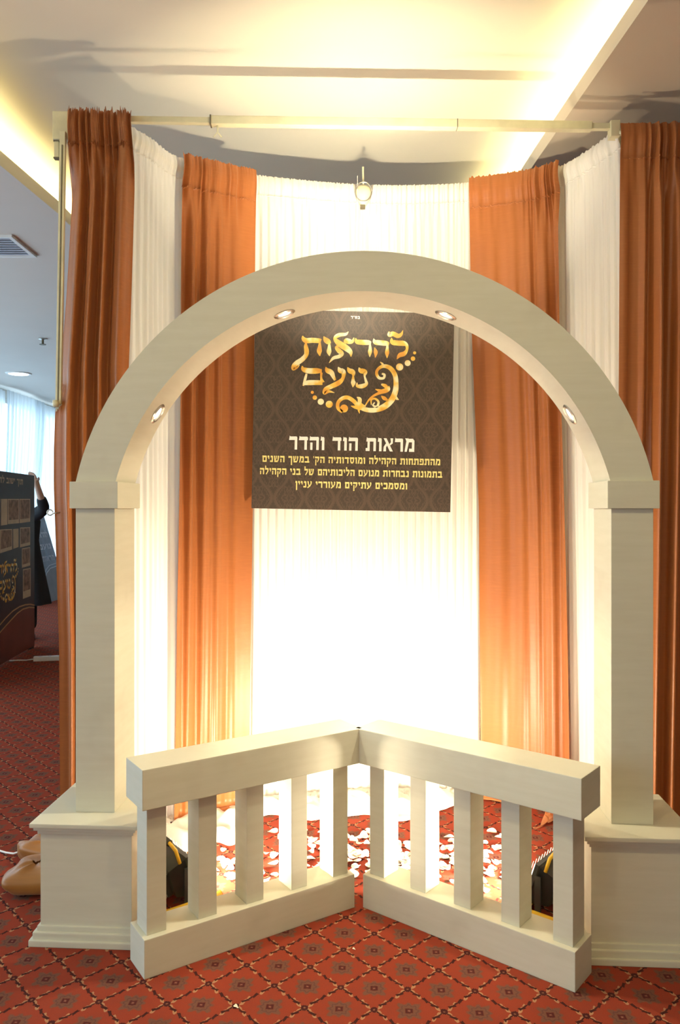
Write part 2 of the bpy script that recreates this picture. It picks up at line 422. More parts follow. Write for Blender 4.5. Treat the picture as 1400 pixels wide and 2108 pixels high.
# unseen warm downlights, added in the raised ceiling to light the arch front
for x_, y_, lb in ((0.75, 0.75, 'unseen warm downlight added in the raised ceiling to light the arch front, right'), (-0.75, 0.75, 'unseen warm downlight added in the raised ceiling to light the arch front, left')):
    d2 = empty('downlight', (x_, y_, H_CEIL), 0, lb, 'ceiling light')
    MB().lathe([(0.11, 0.0), (0.105, -0.012), (0.085, -0.014), (0.08, -0.004)]).obj('trim_ring', 'white_plastic', d2, 'auto')
    MB().lathe([(0.079, -0.006), (0.07, -0.012), (0.0005, -0.014)]).obj('lens', 'bulb', d2, 'auto')
    light('fill_lamp', 'AREA', (0, 0, -0.03), FILL_W * (1.0 if x_ > 0 else 0.55), (1.0, 0.80, 0.42), d2, rot=(0, 0, 0), shape='DISK', size=0.14)

# ------------------------------------------------------------------ drape stand
H = 3.2
h = H - EYE
def top(x, y):
    d = F * h / (HOR - y); return Vector(((x - 700) / F * d, d, H))
ROD = [top(*p) for p in ((272, 252), (325, 285), (370, 318), (445, 338), (525, 355), (640, 368), (750, 376), (860, 377), (965, 372), (1060, 360), (1110, 350), (1155, 335), (1210, 300), (1262, 260))]
XS = [272, 325, 370, 445, 525, 640, 750, 860, 965, 1060, 1110, 1155, 1210, 1262]
def rod_t(xpx):
    for i in range(len(XS) - 1):
        if xpx <= XS[i + 1]: return (i + (xpx - XS[i]) / (XS[i + 1] - XS[i])) / (len(XS) - 1)
    return 1.0
def rod_at(t):
    return catmull(ROD, t)
A_, B_ = px(116, 245, 3.42), px(1268, 262, 3.49)
stand = empty('curtain_stand', (A_.x, A_.y, 0), 0, 'cream metal curtain stand with telescopic crossbar and curved rail', 'curtain stand')
off = Vector((A_.x, A_.y, 0))
def seg(t0, t1, hh, dd):
    p, q = A_.lerp(B_, t0), A_.lerp(B_, t1)
    d = (q - p); L = d.length; x = d.normalized(); y = Vector((0, 0, 1)).cross(x).normalized(); z = x.cross(y)
    mm = Matrix.Translation(-off) @ Matrix.Translation(p) @ Matrix((x, y, z)).transposed().to_4x4()
    return (0, -dd / 2, -hh / 2), (L, dd / 2, hh / 2), mm
lo, hi, mm = seg(0.0, 1.0, 0.026, 0.026); MB().box(lo, hi, 0.003, mm).obj('crossbar', 'truss', stand)
lo, hi, mm = seg(0.272, 0.955, 0.037, 0.036); MB().box(lo, hi, 0.003, mm).obj('crossbar_sleeve', 'truss', stand)
lo, hi, mm = seg(0.271, 0.2735, 0.041, 0.040); MB().box(lo, hi, 0.0005, mm).obj('sleeve_collar', 'truss_dark', stand)
lo, hi, mm = seg(0.711, 0.7125, 0.0385, 0.038); MB().box(lo, hi, 0.0005, mm).obj('sleeve_collar', 'truss_dark', stand)
hk = A_.lerp(B_, 0.284) - off
MB().tube([hk + Vector((0, 0, -0.015)), hk + Vector((0, 0, -0.05))], 0.004, 8).tube([hk + Vector((-0.018, 0, -0.07)), hk + Vector((0, 0, -0.048)), hk + Vector((0.018, 0, -0.07))], 0.004, 8).obj('hook', 'truss', stand, True)
# left joint block, bracket and upright
j = A_ - off
MB().box((j.x - 0.008, j.y - 0.026, j.z - 0.10), (j.x + 0.07, j.y + 0.026, j.z + 0.022), 0.004).obj('corner_bracket', 'truss', stand)
MB().box((j.x + 0.004, j.y - 0.04, j.z - 0.185), (j.x + 0.024, j.y - 0.02, j.z - 0.11), 0.003).obj('locking_lever', 'truss', stand)
for za in (-0.117, -0.19): MB().box((j.x + 0.002, j.y - 0.042, j.z + za), (j.x + 0.026, j.y - 0.018, j.z + za + 0.006)).obj('lever_end', 'truss_dark', stand)
PT, PM, PB = px(130, 300, 3.375), px(121, 832, 3.395), Vector((-1.17, 3.50, 0.0))
def bar(p, q, w, d2, name, m):
    x = (q - p).normalized(); y = Vector((0, 1, 0)); zz = x.cross(y).normalized(); y = zz.cross(x)
    mm = Matrix.Translation(-off) @ Matrix.Translation(p) @ Matrix((x, y, zz)).transposed().to_4x4()
    return MB().box((0, -d2 / 2, -w / 2), ((q - p).length, d2 / 2, w / 2), 0.002, mm).obj(name, m, stand)
bar(PT + Vector((0, 0, 0.06)), PM, 0.024, 0.02, 'upright', 'truss')
bar(PT + Vector((0, -0.0101, 0)), PM + Vector((0, -0.0101, 0.0)), 0.006, 0.002, 'upright_slot', 'truss_dark')
bar(PM + Vector((0, 0.012, -0.0)), PB, 0.03, 0.022, 'lower_upright', 'truss')
mb = MB(); kx = PM - off
mb.lathe([(0.0005, -0.016), (0.012, -0.014), (0.014, 0), (0.012, 0.014), (0.0005, 0.016)], 16, Matrix.Translation(kx + Vector((-0.006, -0.02, 0)))); mb.obj('clamp_knob', 'truss', stand, True)
mb = MB(); bx = PB - off
for a in (20, 140, 260): mb.tube([bx + Vector((0, 0, 0.12)), bx + Vector((0.12 * math.cos(R(a)), 0.12 * math.sin(R(a)), 0.015))], 0.010, 8)
mb.obj('tripod_foot', 'truss', stand, True)
def rod_out(t):
    p = rod_at(t); d = rod_at(min(t + 0.01, 1)) - rod_at(max(t - 0.01, 0)); d.normalize()
    return p + Vector((-d.y, d.x, 0)) * 0.058
MB().tube([rod_out(i / 60) - off + Vector((0, 0, -0.06)) for i in range(61)], 0.011, 10).obj('curved_rail', 'truss', stand, True)
jr = B_ - off
MB().box((jr.x - 0.03, jr.y - 0.024, jr.z - 0.05), (jr.x + 0.012, jr.y + 0.024, jr.z + 0.022), 0.004).obj('corner_bracket', 'truss', stand)
rp = B_ + Vector((0.05, 0.06, 0))
bar(Vector((rp.x, rp.y, 3.22)), Vector((rp.x + 0.01, rp.y + 0.02, 0.0)), 0.026, 0.022, 'upright', 'truss')
MB().tube([Vector((1.24, 3.475, 3.165)) - off, Vector((2.45, 3.40, 3.165)) - off], 0.012, 10).obj('side_rail', 'truss', stand, True)
# pendant clamp on the rail in the middle (pale knob with a short neck)
cp = px(748, 402, 4.03)
cl = empty('rail_clamp', cp, 0, 'pale round clamp hanging on the middle of the curved curtain rail', 'clamp')
mb = MB(); mb.lathe([(0.004, -0.062), (0.016, -0.055), (0.022, -0.045), (0.040, -0.015), (0.044, 0.012), (0.036, 0.038), (0.018, 0.05), (0.004, 0.052)], 24, Matrix.Diagonal((1, 0.6, 1, 1)))
mb.obj('clamp_body', 'truss', cl, True)
MB().tube([(0.042 * math.cos(a), -0.02, 0.01 + 0.050 * math.sin(a)) for a in [2 * PI * i / 24 for i in range(25)]], 0.0035, 8).obj('clamp_ring', 'chrome', cl, True)
MB().box((-0.016, -0.02, -0.07), (0.010, 0.012, -0.055), 0.003).obj('thumb_screw', 'truss_dark', cl)
MB().tube([(0, 0, 0.05), (0, 0.03, 0.11), (0, 0.05, 0.15), (0, 0.04, 0.165)], 0.005, 8).obj('hook', 'truss', cl, True)
wl = MB().tube([Vector((0.012 * math.cos(a), 0, 0.012 * math.sin(a))) for a in [2 * PI * i / 20 for i in range(19)]] + [Vector((0.018, 0.0, -0.003)), Vector((0.04, 0.015, 0.0))], 0.0028, 8).obj('wire_loop', 'chrome', None, True, px(103, 1055, 3.36))
tag(wl, 'small grey wire loop sticking out of the copper curtain edge at far left', 'wire loop')

# ------------------------------------------------------------------ curtains
def curtain(path, ztop, folds, amp, label, mname, group, seed, nu=150, nv=90, dl=((0, 0), (4, 0)), dr=((0, 0), (4, 0)),
            head=0.14, headf=3.0, env=None, pool=0.05, ruffle=0.02, off_y=0.0, sharp=0.6, drift=0.6, fwd=None, low=1.0):
    rnd = random.Random(seed)
    ph = [rnd.uniform(0, 2 * PI) for _ in range(8)]
    env = env or (lambda u: 1.0)
    def off(u, z, dz):
        wz = (ztop - z)
        hd = 1 - sst(head * 0.6, head * 2.2, wz)
        w1 = drift * math.sin(wz * 0.9 + ph[0]) * 0.25 + 0.35 * math.sin(u * 5.0 + ph[1])
        a = 2 * PI * (folds * u + w1) + ph[2]
        s = math.sin(a) + 0.35 * math.sin(2 * a + ph[3] + 0.5 * wz) + 0.3 * math.sin(0.47 * a + ph[4] - 0.6 * wz)
        s = math.copysign(abs(s) ** sharp, s)
        lowf = amp * s * (0.55 + 0.45 * sst(0.1, 1.0, wz)) * (1 - (1 - low) * sst(1.0, 2.4, wz)) * env(u)
        b = 2 * PI * folds * headf * u + ph[5] + 1.5 * math.sin(u * 17 + ph[6])
        hi = amp * 0.5 * (math.sin(b) + 0.5 * math.sin(1.7 * b + ph[7])) * env(u)
        mid = amp * 0.22 * math.sin(b * 0.55 + ph[6] + 0.4 * wz) * env(u) * (1 - 0.92 * sst(0.25, 1.3, wz))
        return lowf * (1 - hd) + hi * hd + mid
    def base(u, z):
        p = path(u); t = path(min(u + 0.01, 1)) - path(max(u - 0.01, 0)); t.z = 0; t.normalize()
        n = Vector((t.y, -t.x, 0))
        p = Vector((p.x, p.y, 0)) - n * off_y; p += t * (lerp_table(dl, z) * (1 - u) + lerp_table(dr, z) * u)
        if fwd: p += n * lerp_table(fwd, z) * (1 - u) ** 2
        return p, n
    nfl = 14
    top_row = [ztop + ruffle * (0.4 + 0.6 * noise.noise(Vector((i * 0.45, seed, 0)))) for i in range(nu + 1)]
    def fn(u, v, z0=None):
        i = round(u * nu)
        nm = nv - nfl
        jv = v * nv
        zt = top_row[i] - head
        if jv <= nm:
            z = zt + (0.02 - zt) * (jv / nm); fw = 0
        else:
            z = 0.02; fw = (jv - nm) / nfl
        p, n = base(u, z)
        o = off(u, z, 0)
        p = p + n * o
        if fw:
            pl = pool(u) if callable(pool) else pool
            nz = noise.noise(Vector((u * folds * 1.3, fw * 3, seed)))
            p += n * pl * fw * (1 + 0.5 * nz)
            z = 0.006 + 0.02 * abs(nz) * math.sin(PI * fw) * 2 * min(1, pl * 8) + 0.014 * (1 - fw)
        p.z = z
        return p
    root = MB().grid(fn, nu, nv).obj('curtain', mname, None, True, fixn=False)
    tag(root, label, 'curtain', group)
    def hn(u, v):
        i = round(u * nu); z = top_row[i] - head * v
        p, n = base(u, z)
        o = off(u, z, 0) * (0.6 + 0.4 * v)
        bulge = 0.012 * math.sin(PI * min(1, v / 0.85))
        p = p + n * (o + bulge); p.z = z; return p
    hd = MB().grid(hn, nu, 10).obj('rod_pocket', mname, root, True, fixn=False)
    hd.data.materials[0] = M[mname]
    sm = MB().grid(lambda u, v: (lambda q: q)(hn(u, 1.0) + Vector((0, -0.006 * math.sin(v * PI), 0.004 - 0.008 * v))), nu, 3).obj('seam', mname, root, True, fixn=False)
    return root
def rodpath(x0, x1):
    t0, t1 = rod_t(x0), rod_t(x1)
    return lambda u: rod_at(t0 + (t1 - t0) * u)
CG, WG = 'copper satin curtains of the backdrop', 'white curtains of the backdrop'
# whites first (slightly behind), then the copper ones
curtain(rodpath(272, 396), H, 9, 0.012, 'narrow white curtain between the two left copper curtains', 'white_cloth', WG, 3, 160, 80, head=0.10, headf=1.7, low=0.4, off_y=0.035, pool=0.05, ruffle=0.012,
        dl=((0, -0.03), (2.5, -0.02), (3.2, 0.0)))
curtain(rodpath(505, 985), H, 30, 0.010, 'wide white curtain in the middle behind the hanging sign', 'white_cloth', WG, 5, 420, 80, head=0.10, headf=1.6, low=0.5, off_y=0.035, pool=0.10, ruffle=0.012, sharp=0.8)
curtain(rodpath(1130, 1262), H, 9, 0.012, 'narrow white curtain between the two right copper curtains', 'white_cloth', WG, 7, 160, 80, head=0.10, headf=1.7, low=0.4, off_y=0.035, pool=0.05, ruffle=0.012,
        dr=((0, 0.06), (2.5, 0.02), (3.2, 0.0)))
lp = [px(137, 245, 3.375), px(200, 246, 3.385), px(271, 248, 3.395)]
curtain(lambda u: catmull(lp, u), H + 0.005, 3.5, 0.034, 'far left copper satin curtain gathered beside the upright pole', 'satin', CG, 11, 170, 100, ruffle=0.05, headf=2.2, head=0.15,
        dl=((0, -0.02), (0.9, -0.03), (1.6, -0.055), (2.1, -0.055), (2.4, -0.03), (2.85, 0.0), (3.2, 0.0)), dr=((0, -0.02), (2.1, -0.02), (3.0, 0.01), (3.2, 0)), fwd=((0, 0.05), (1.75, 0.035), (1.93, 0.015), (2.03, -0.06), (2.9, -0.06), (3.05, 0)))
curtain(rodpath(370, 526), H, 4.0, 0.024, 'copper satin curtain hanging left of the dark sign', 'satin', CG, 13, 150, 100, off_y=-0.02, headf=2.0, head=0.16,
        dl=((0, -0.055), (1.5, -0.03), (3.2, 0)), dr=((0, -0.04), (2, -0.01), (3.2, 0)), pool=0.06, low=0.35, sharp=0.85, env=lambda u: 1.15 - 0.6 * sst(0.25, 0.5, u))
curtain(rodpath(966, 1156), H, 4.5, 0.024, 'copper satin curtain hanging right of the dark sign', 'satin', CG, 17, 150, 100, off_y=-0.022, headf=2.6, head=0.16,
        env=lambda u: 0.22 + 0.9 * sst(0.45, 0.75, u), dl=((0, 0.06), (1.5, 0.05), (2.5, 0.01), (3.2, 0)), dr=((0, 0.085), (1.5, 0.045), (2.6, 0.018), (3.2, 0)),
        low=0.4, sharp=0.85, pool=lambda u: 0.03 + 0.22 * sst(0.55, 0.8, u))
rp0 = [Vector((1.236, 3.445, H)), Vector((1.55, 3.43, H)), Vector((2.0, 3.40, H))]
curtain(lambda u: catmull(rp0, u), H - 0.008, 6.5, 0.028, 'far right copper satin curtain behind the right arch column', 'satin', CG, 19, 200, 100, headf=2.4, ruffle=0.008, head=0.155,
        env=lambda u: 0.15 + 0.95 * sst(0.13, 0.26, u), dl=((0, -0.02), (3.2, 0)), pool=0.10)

# white cloth lying along the foot of the curtains
front = [ground(*p) for p in ((330, 1745), (395, 1755), (445, 1736), (485, 1738), (540, 1682), (590, 1683), (640, 1690), (690, 1686), (760, 1679), (820, 1692), (860, 1686), (905, 1671), (940, 1658), (975, 1640))]
back = [Vector((rod_at(rod_t(x)).x, rod_at(rod_t(x)).y - 0.03, 0)) for x in (350, 390, 440, 480, 525, 580, 640, 690, 750, 810, 860, 900, 935, 966)]
def fc(u, v):
    p = catmull(back, u).lerp(catmull(front, u), v)
    n1 = noise.noise(Vector((p.x * 7, p.y * 7, 1))); n2 = noise.noise(Vector((p.x * 19 + p.y * 11, p.y * 8, 4)))
    e = math.sin(PI * min(1, v * 0.96 + 0.04)) ** 0.5
    p.z = 0.008 + (0.028 + 0.05 * n1 + 0.022 * n2) * e
    p.z = max(p.z, 0.006) if v < 0.99 else 0.004
    p.y += 0.012 * n2 * (v > 0.5)
    return p
tag(MB().grid(fc, 200, 24).obj('floor_cloth', 'white_cloth', None, True, fixn=False), 'crumpled white cloth lying on the carpet along the foot of the curtains', 'cloth')

# ------------------------------------------------------------------ arch with pedestals, columns, spots
arch = empty('archway', (0.064, 2.7165, 0), R(-3.28), 'large cream painted wooden arch on two square pedestals', 'arch')
def moulded(mb, x, hw, y0, y1, prof):   # stepped moulding: list of (overhang, z0, z1)
    for o_, z0, z1 in prof: mb.box((x - hw - o_, y0 - o_, z0), (x + hw + o_, y1 + o_, z1), 0.004)
for sx in (-1, 1):
    cx = 0.934 * sx
    pd = MB().box((cx - 0.16, -0.085, 0.0), (cx + 0.16, 0.265, 0.40), 0.002).obj('pedestal', 'cream', arch)
    mb = MB(); moulded(mb, cx, 0.16, -0.085, 0.265, [(0.028, 0.405, 0.42), (0.018, 0.392, 0.406), (0.008, 0.378, 0.393)]); mb.obj('pedestal_cap', 'cream', pd)
    mb = MB(); moulded(mb, cx, 0.16, -0.085, 0.265, [(0.030, 0.0, 0.022), (0.020, 0.02, 0.045), (0.009, 0.044, 0.062)]); mb.obj('pedestal_base', 'cream', pd)
    MB().box((cx - 0.0705, 0, 0.42), (cx + 0.0705, 0.22, 1.497), 0.002).obj('column', 'cream', arch)
    MB().box((cx - 0.087, -0.016, 1.497), (cx + 0.087, 0.236, 1.592), 0.003).obj('capital', 'cream', arch)
Ro, Ri, cz = 1.0303, 0.8903, 1.3627
mb = MB(); bm = mb.bm; N = 96; prof = []
a0o, a0i = math.asin((1.592 - cz) / Ro), math.asin((1.592 - cz) / Ri)
for i in range(N + 1):
    t = i / N; ao = a0o + (PI - 2 * a0o) * t; ai = a0i + (PI - 2 * a0i) * t
    prof.append([bm.verts.new(p) for p in ((Ro * math.cos(ao), 0, cz + Ro * math.sin(ao)), (Ri * math.cos(ai), 0, cz + Ri * math.sin(ai)), (Ri * math.cos(ai), 0.22, cz + Ri * math.sin(ai)), (Ro * math.cos(ao), 0.22, cz + Ro * math.sin(ao)))])
for A, B in zip(prof, prof[1:]):
    for k in range(4): bm.faces.new((A[k], A[(k + 1) % 4], B[(k + 1) % 4], B[k]))
bm.faces.new(prof[0]); bm.faces.new(prof[-1][::-1])
mb.obj('arch_ring', 'cream', arch, 'auto')
for a in (-57, -18, 20.5, 58):
    t = R(90 - a); c = Vector((Ri * math.cos(t), 0.125, cz + Ri * math.sin(t))); inward = Vector((-math.cos(t), 0, -math.sin(t)))
    mm = Matrix.Translation(c) @ inward.to_track_quat('Z', 'Y').to_matrix().to_4x4()
    d = MB().lathe([(0.030, -0.002), (0.0405, -0.002), (0.0405, 0.003), (0.034, 0.007), (0.029, 0.004), (0.028, -0.0015)], 28, mm).obj('spotlight', 'chrome', arch, 'auto')
    MB().lathe([(0.0275, -0.001), (0.02, 0.002), (0.0005, 0.003)], 24, mm).obj('spot_bulb', 'spot_bulb', d, True)
    light('spot_lamp', 'SPOT', c + inward * 0.03, SPOT_W, (1.0, 0.88, 0.62), arch, aim=c + inward * 1.0 + Vector((0, 0.0, 0)), spot_size=R(62), spot_blend=0.35, shadow_soft_size=0.02)
# small unseen uplight placed behind the crown to throw crossbar shadows on the ceiling
up = MB().box((-0.05, 0.225, 2.33), (0.05, 0.30, 2.40), 0.006).tube([(0, 0.215, 2.36), (0, 0.24, 2.36)], 0.012).obj('uplight', 'black', arch)
MB().box((-0.042, 0.235, 2.401), (0.042, 0.292, 2.406)).obj('uplight_glass', 'bulb', up)
light('uplight_lamp', 'AREA', (0, 0.262, 2.412), UP_W, (1.0, 0.87, 0.62), arch, aim=(0, 0.262 + 0.95, 2.412 + 0.80), shape='RECTANGLE', size=0.08, size_y=0.03, spread=R(105))

# ------------------------------------------------------------------ V-shaped balustrade (two sections)
def railing(p0, p1, name, label, flip):
    d = (p1 - p0); L = d.length; rz = math.atan2(d.y, d.x)
    rt = empty(name, p0, rz, label, 'railing', 'low balustrade sections in front of the arch')
    # local x along the rail, y = away from the camera
    T = 0.135
    MB().box((0, 0, 0), (L, T, 0.125), 0.003).obj('bottom_rail', 'cream', rt)
    e0, e1 = ((0.010, 0.032) if not flip else (0.032, 0.024))
    MB().box((-e0, -0.010, 0.54), (L + e1, T + 0.012, 0.67), 0.003).obj('top_rail', 'cream', rt)
    w = 0.066; n = 5; a, b2 = 0.016, L - 0.016 - w
    for i in range(n):
        x = a + (b2 - a) * i / (n - 1)
        MB().box((x, 0.022, 0.125), (x + w, 0.022 + 0.092, 0.54), 0.002).obj('baluster', 'cream', rt)
    return rt
railing(Vector((-0.6216, 2.48, 0)), Vector((0.0547, 2.931, 0)), 'railing', 'left section of the low cream balustrade, standing before the left pedestal', False)
railing(Vector((0.086, 2.931, 0)), Vector((0.727, 2.414, 0)), 'railing', 'right section of the low cream balustrade, standing before the right pedestal', True)

# ------------------------------------------------------------------ floor work lights
def worklight(p, rz, label):
    rt = empty('work_light', p, rz, label, 'work light', 'work lights on the carpet inside the arch')
    tilt = Matrix.Translation((0, 0, 0.10)) @ Matrix.Rotation(R(18), 4, 'X')     # glass faces +y, tipped up
    mb = MB(); bm = mb.bm
    ring = []
    for (hx, hz, y) in ((0.075, 0.045, -0.05), (0.085, 0.055, -0.045), (0.105, 0.075, 0.02), (0.112, 0.082, 0.025), (0.112, 0.082, 0.04)):
        ring.append([bm.verts.new((x, y, z)) for x, z in ((-hx, -hz), (hx, -hz), (hx, hz), (-hx, hz))])
    for A, B in zip(ring, ring[1:]):
        for k in range(4): bm.faces.new((A[k], A[(k + 1) % 4], B[(k + 1) % 4], B[k]))
    bm.faces.new(ring[0][::-1]); bm.faces.new(ring[-1])
    for i in range(7): mb.box((-0.072 + i * 0.024 - 0.002, -0.072, -0.042), (-0.072 + i * 0.024 + 0.002, -0.046, 0.042))
    bmesh.ops.transform(bm, matrix=tilt, verts=bm.verts); hs = mb.obj('housing', 'black', rt)
    mb = MB(); mb.box((-0.100, 0.041, -0.070), (0.100, 0.046, 0.070), 0, tilt); mb.obj('glass', 'bulb', rt)
    mb = MB()
    for i in range(9): mb.box((-0.1 + i * 0.025 - 0.001, 0.052, -0.08), (-0.1 + i * 0.025 + 0.001, 0.054, 0.08), 0, tilt)
    mb.obj('wire_guard', 'chrome', rt)
    for s in (-1, 1):
        MB().tube([(s * 0.125, -0.15, 0.012), (s * 0.125, 0.12, 0.012), (s * 0.125, 0.14, 0.02)], 0.011, 10).obj('stand_foot', 'yellow', rt, True)
        MB().box((s * 0.118 - 0.003, -0.012, 0.02), (s * 0.118 + 0.003, 0.012, 0.15), 0.001).obj('bracket_arm', 'black', rt)
    MB().tube([(-0.125, -0.09, 0.012), (0.125, -0.09, 0.012)], 0.011, 10).obj('cross_tube', 'yellow', rt, True)
    MB().tube([(-0.125, 0.06, 0.012), (0.125, 0.06, 0.012)], 0.011, 10).obj('cross_tube', 'yellow', rt, True)
    hp = [tilt @ Vector(q) for q in ((-0.10, 0.0, 0.07), (-0.10, 0.0, 0.125), (-0.06, 0.0, 0.14), (0.06, 0.0, 0.14), (0.10, 0.0, 0.125), (0.10, 0.0, 0.07))]
    hdl = MB().tube(hp, 0.007, 8).obj('handle', 'yellow', rt, True)
    MB().tube([hp[2].lerp(hp[3], 0.02), hp[2].lerp(hp[3], 0.98)], 0.013, 10).obj('foam_grip', 'black_foam', hdl, True)
    light('flood_lamp', 'AREA', tilt @ Vector((0, 0.065, 0)), FLOOD_W, WARM, rt, aim=tilt @ Vector((0, 1.0, 0)), shape='RECTANGLE', size=0.18, size_y=0.12, spread=R(150))
    return rt
worklight(Vector((-0.645, 3.02, 0)), R(-52), 'black work light on a yellow stand behind the left balustrade')
worklight(Vector((0.80, 2.95, 0)), R(50), 'black work light on a yellow stand behind the right balustrade')

# ------------------------------------------------------------------ petals
rnd = random.Random(4)
def petal_mesh(i):
    mb = MB(); rr = random.Random(i); ax, ay = rr.uniform(0.017, 0.021), rr.uniform(0.021, 0.027); cup = rr.uniform(0.004, 0.010)
    def fn(u, v):
        a = 2 * PI * u; r_ = max(v, 0.02); k = 1 + 0.12 * math.sin(3 * a + i)
        return Vector((ax * r_ * math.cos(a) * k, ay * r_ * math.sin(a) * k * (1 - 0.25 * math.sin(a)), 0.003 + cup * r_ * r_ * (0.6 + 0.6 * math.sin(2 * a + i))))
    mb.grid(fn, 14, 4, closed=True)
    o = mb.obj('petal', 'petal', None, True)
    return o
protos = [petal_mesh(i) for i in range(5)]
used = [False] * 5
clumps = [(462, 1770, 14), (560, 1790, 10), (545, 1830, 8), (640, 1770, 12), (655, 1745, 8), (715, 1800, 16), (745, 1765, 12), (760, 1790, 18), (735, 1735, 8), (835, 1770, 16), (850, 1790, 10), (900, 1760, 14), (935, 1775, 12), (920, 1730, 8), (1020, 1790, 16), (1010, 1755, 10), (1000, 1735, 6), (700, 1720, 6), (600, 1730, 6), (790, 1730, 8), (870, 1820, 8), (975, 1815, 12), (590, 1770, 8), (500, 1795, 8), (680, 1785, 10), (805, 1800, 12)]
spots = []
for (x, y, n) in clumps:
    for _ in range(n * 3):
        yy = rnd.gauss(y, 15); xx = rnd.gauss(x, 26)
        spots.append((xx, yy))
for _ in range(30): spots.append((rnd.uniform(470, 1040), rnd.uniform(1705, 1850)))
def in_bounds(p):
    # keep clear of the balustrade, lamps and heaped cloth
    a, b2, c3 = Vector((-0.6216, 2.48, 0)), Vector((0.07, 2.931, 0)), Vector((0.727, 2.414, 0))
    for q0, q1 in (((a, b2),) if p.x < 0.07 else ((b2, c3),)):
        d = (q1 - q0).normalized(); n = Vector((-d.y, d.x, 0))
        dist = (p - q0).dot(n)
        if dist < 0.165: return False
    if (p - Vector((-0.645, 3.02, 0))).length < 0.21 or (p - Vector((0.80, 2.95, 0))).length < 0.21: return False
    u = (p.x - front[0].x) / (front[-1].x - front[0].x)
    k = min(range(len(front)), key=lambda i: abs(front[i].x - p.x))
    if p.y > min(front[max(k - 1, 0)].y, front[k].y, front[min(k + 1, len(front) - 1)].y) - 0.03 and p.x < front[-1].x: return False
    return p.y < 3.62
random.Random(9).shuffle(spots)
count = 0
for xx, yy in spots:
    p = ground(xx, yy)
    if not in_bounds(p) or count >= 285: continue
    k = rnd.randrange(5)
    o = protos[k] if not used[k] else protos[k].copy()
    if used[k]: COL.objects.link(o)
    used[k] = True
    o.location = (p.x, p.y, rnd.choice((0, 0, 0, 0.003)) + 0.0005); o.rotation_euler = (rnd.uniform(-0.25, 0.25), rnd.uniform(-0.25, 0.25), rnd.uniform(0, 6.28)); s = rnd.uniform(0.7, 1.15); o.scale = (s, s, s)
    o.location.z += 0.004 * s
    tag(o, 'small white petal scattered on the red carpet behind the balustrade', 'petal', 'white petals scattered behind the balustrade'); count += 1
for (x, y), lb in (((485, 2074), 'white scrap lying alone on the carpet in the foreground'), ((728, 1955), 'tiny pale scrap on the carpet below the balustrade corner')):
    o = protos[0].copy(); COL.objects.link(o); o.name = 'paper_scrap'; o.location = ground(x, y) + Vector((0, 0, 0.003)); s = 0.32 if y > 2000 else 0.22
    o.scale = (s, s, s); o.rotation_euler = (0.3, 0.1, 1); o['label'] = lb; o['category'] = 'scrap'
    if 'group' in o: del o['group']

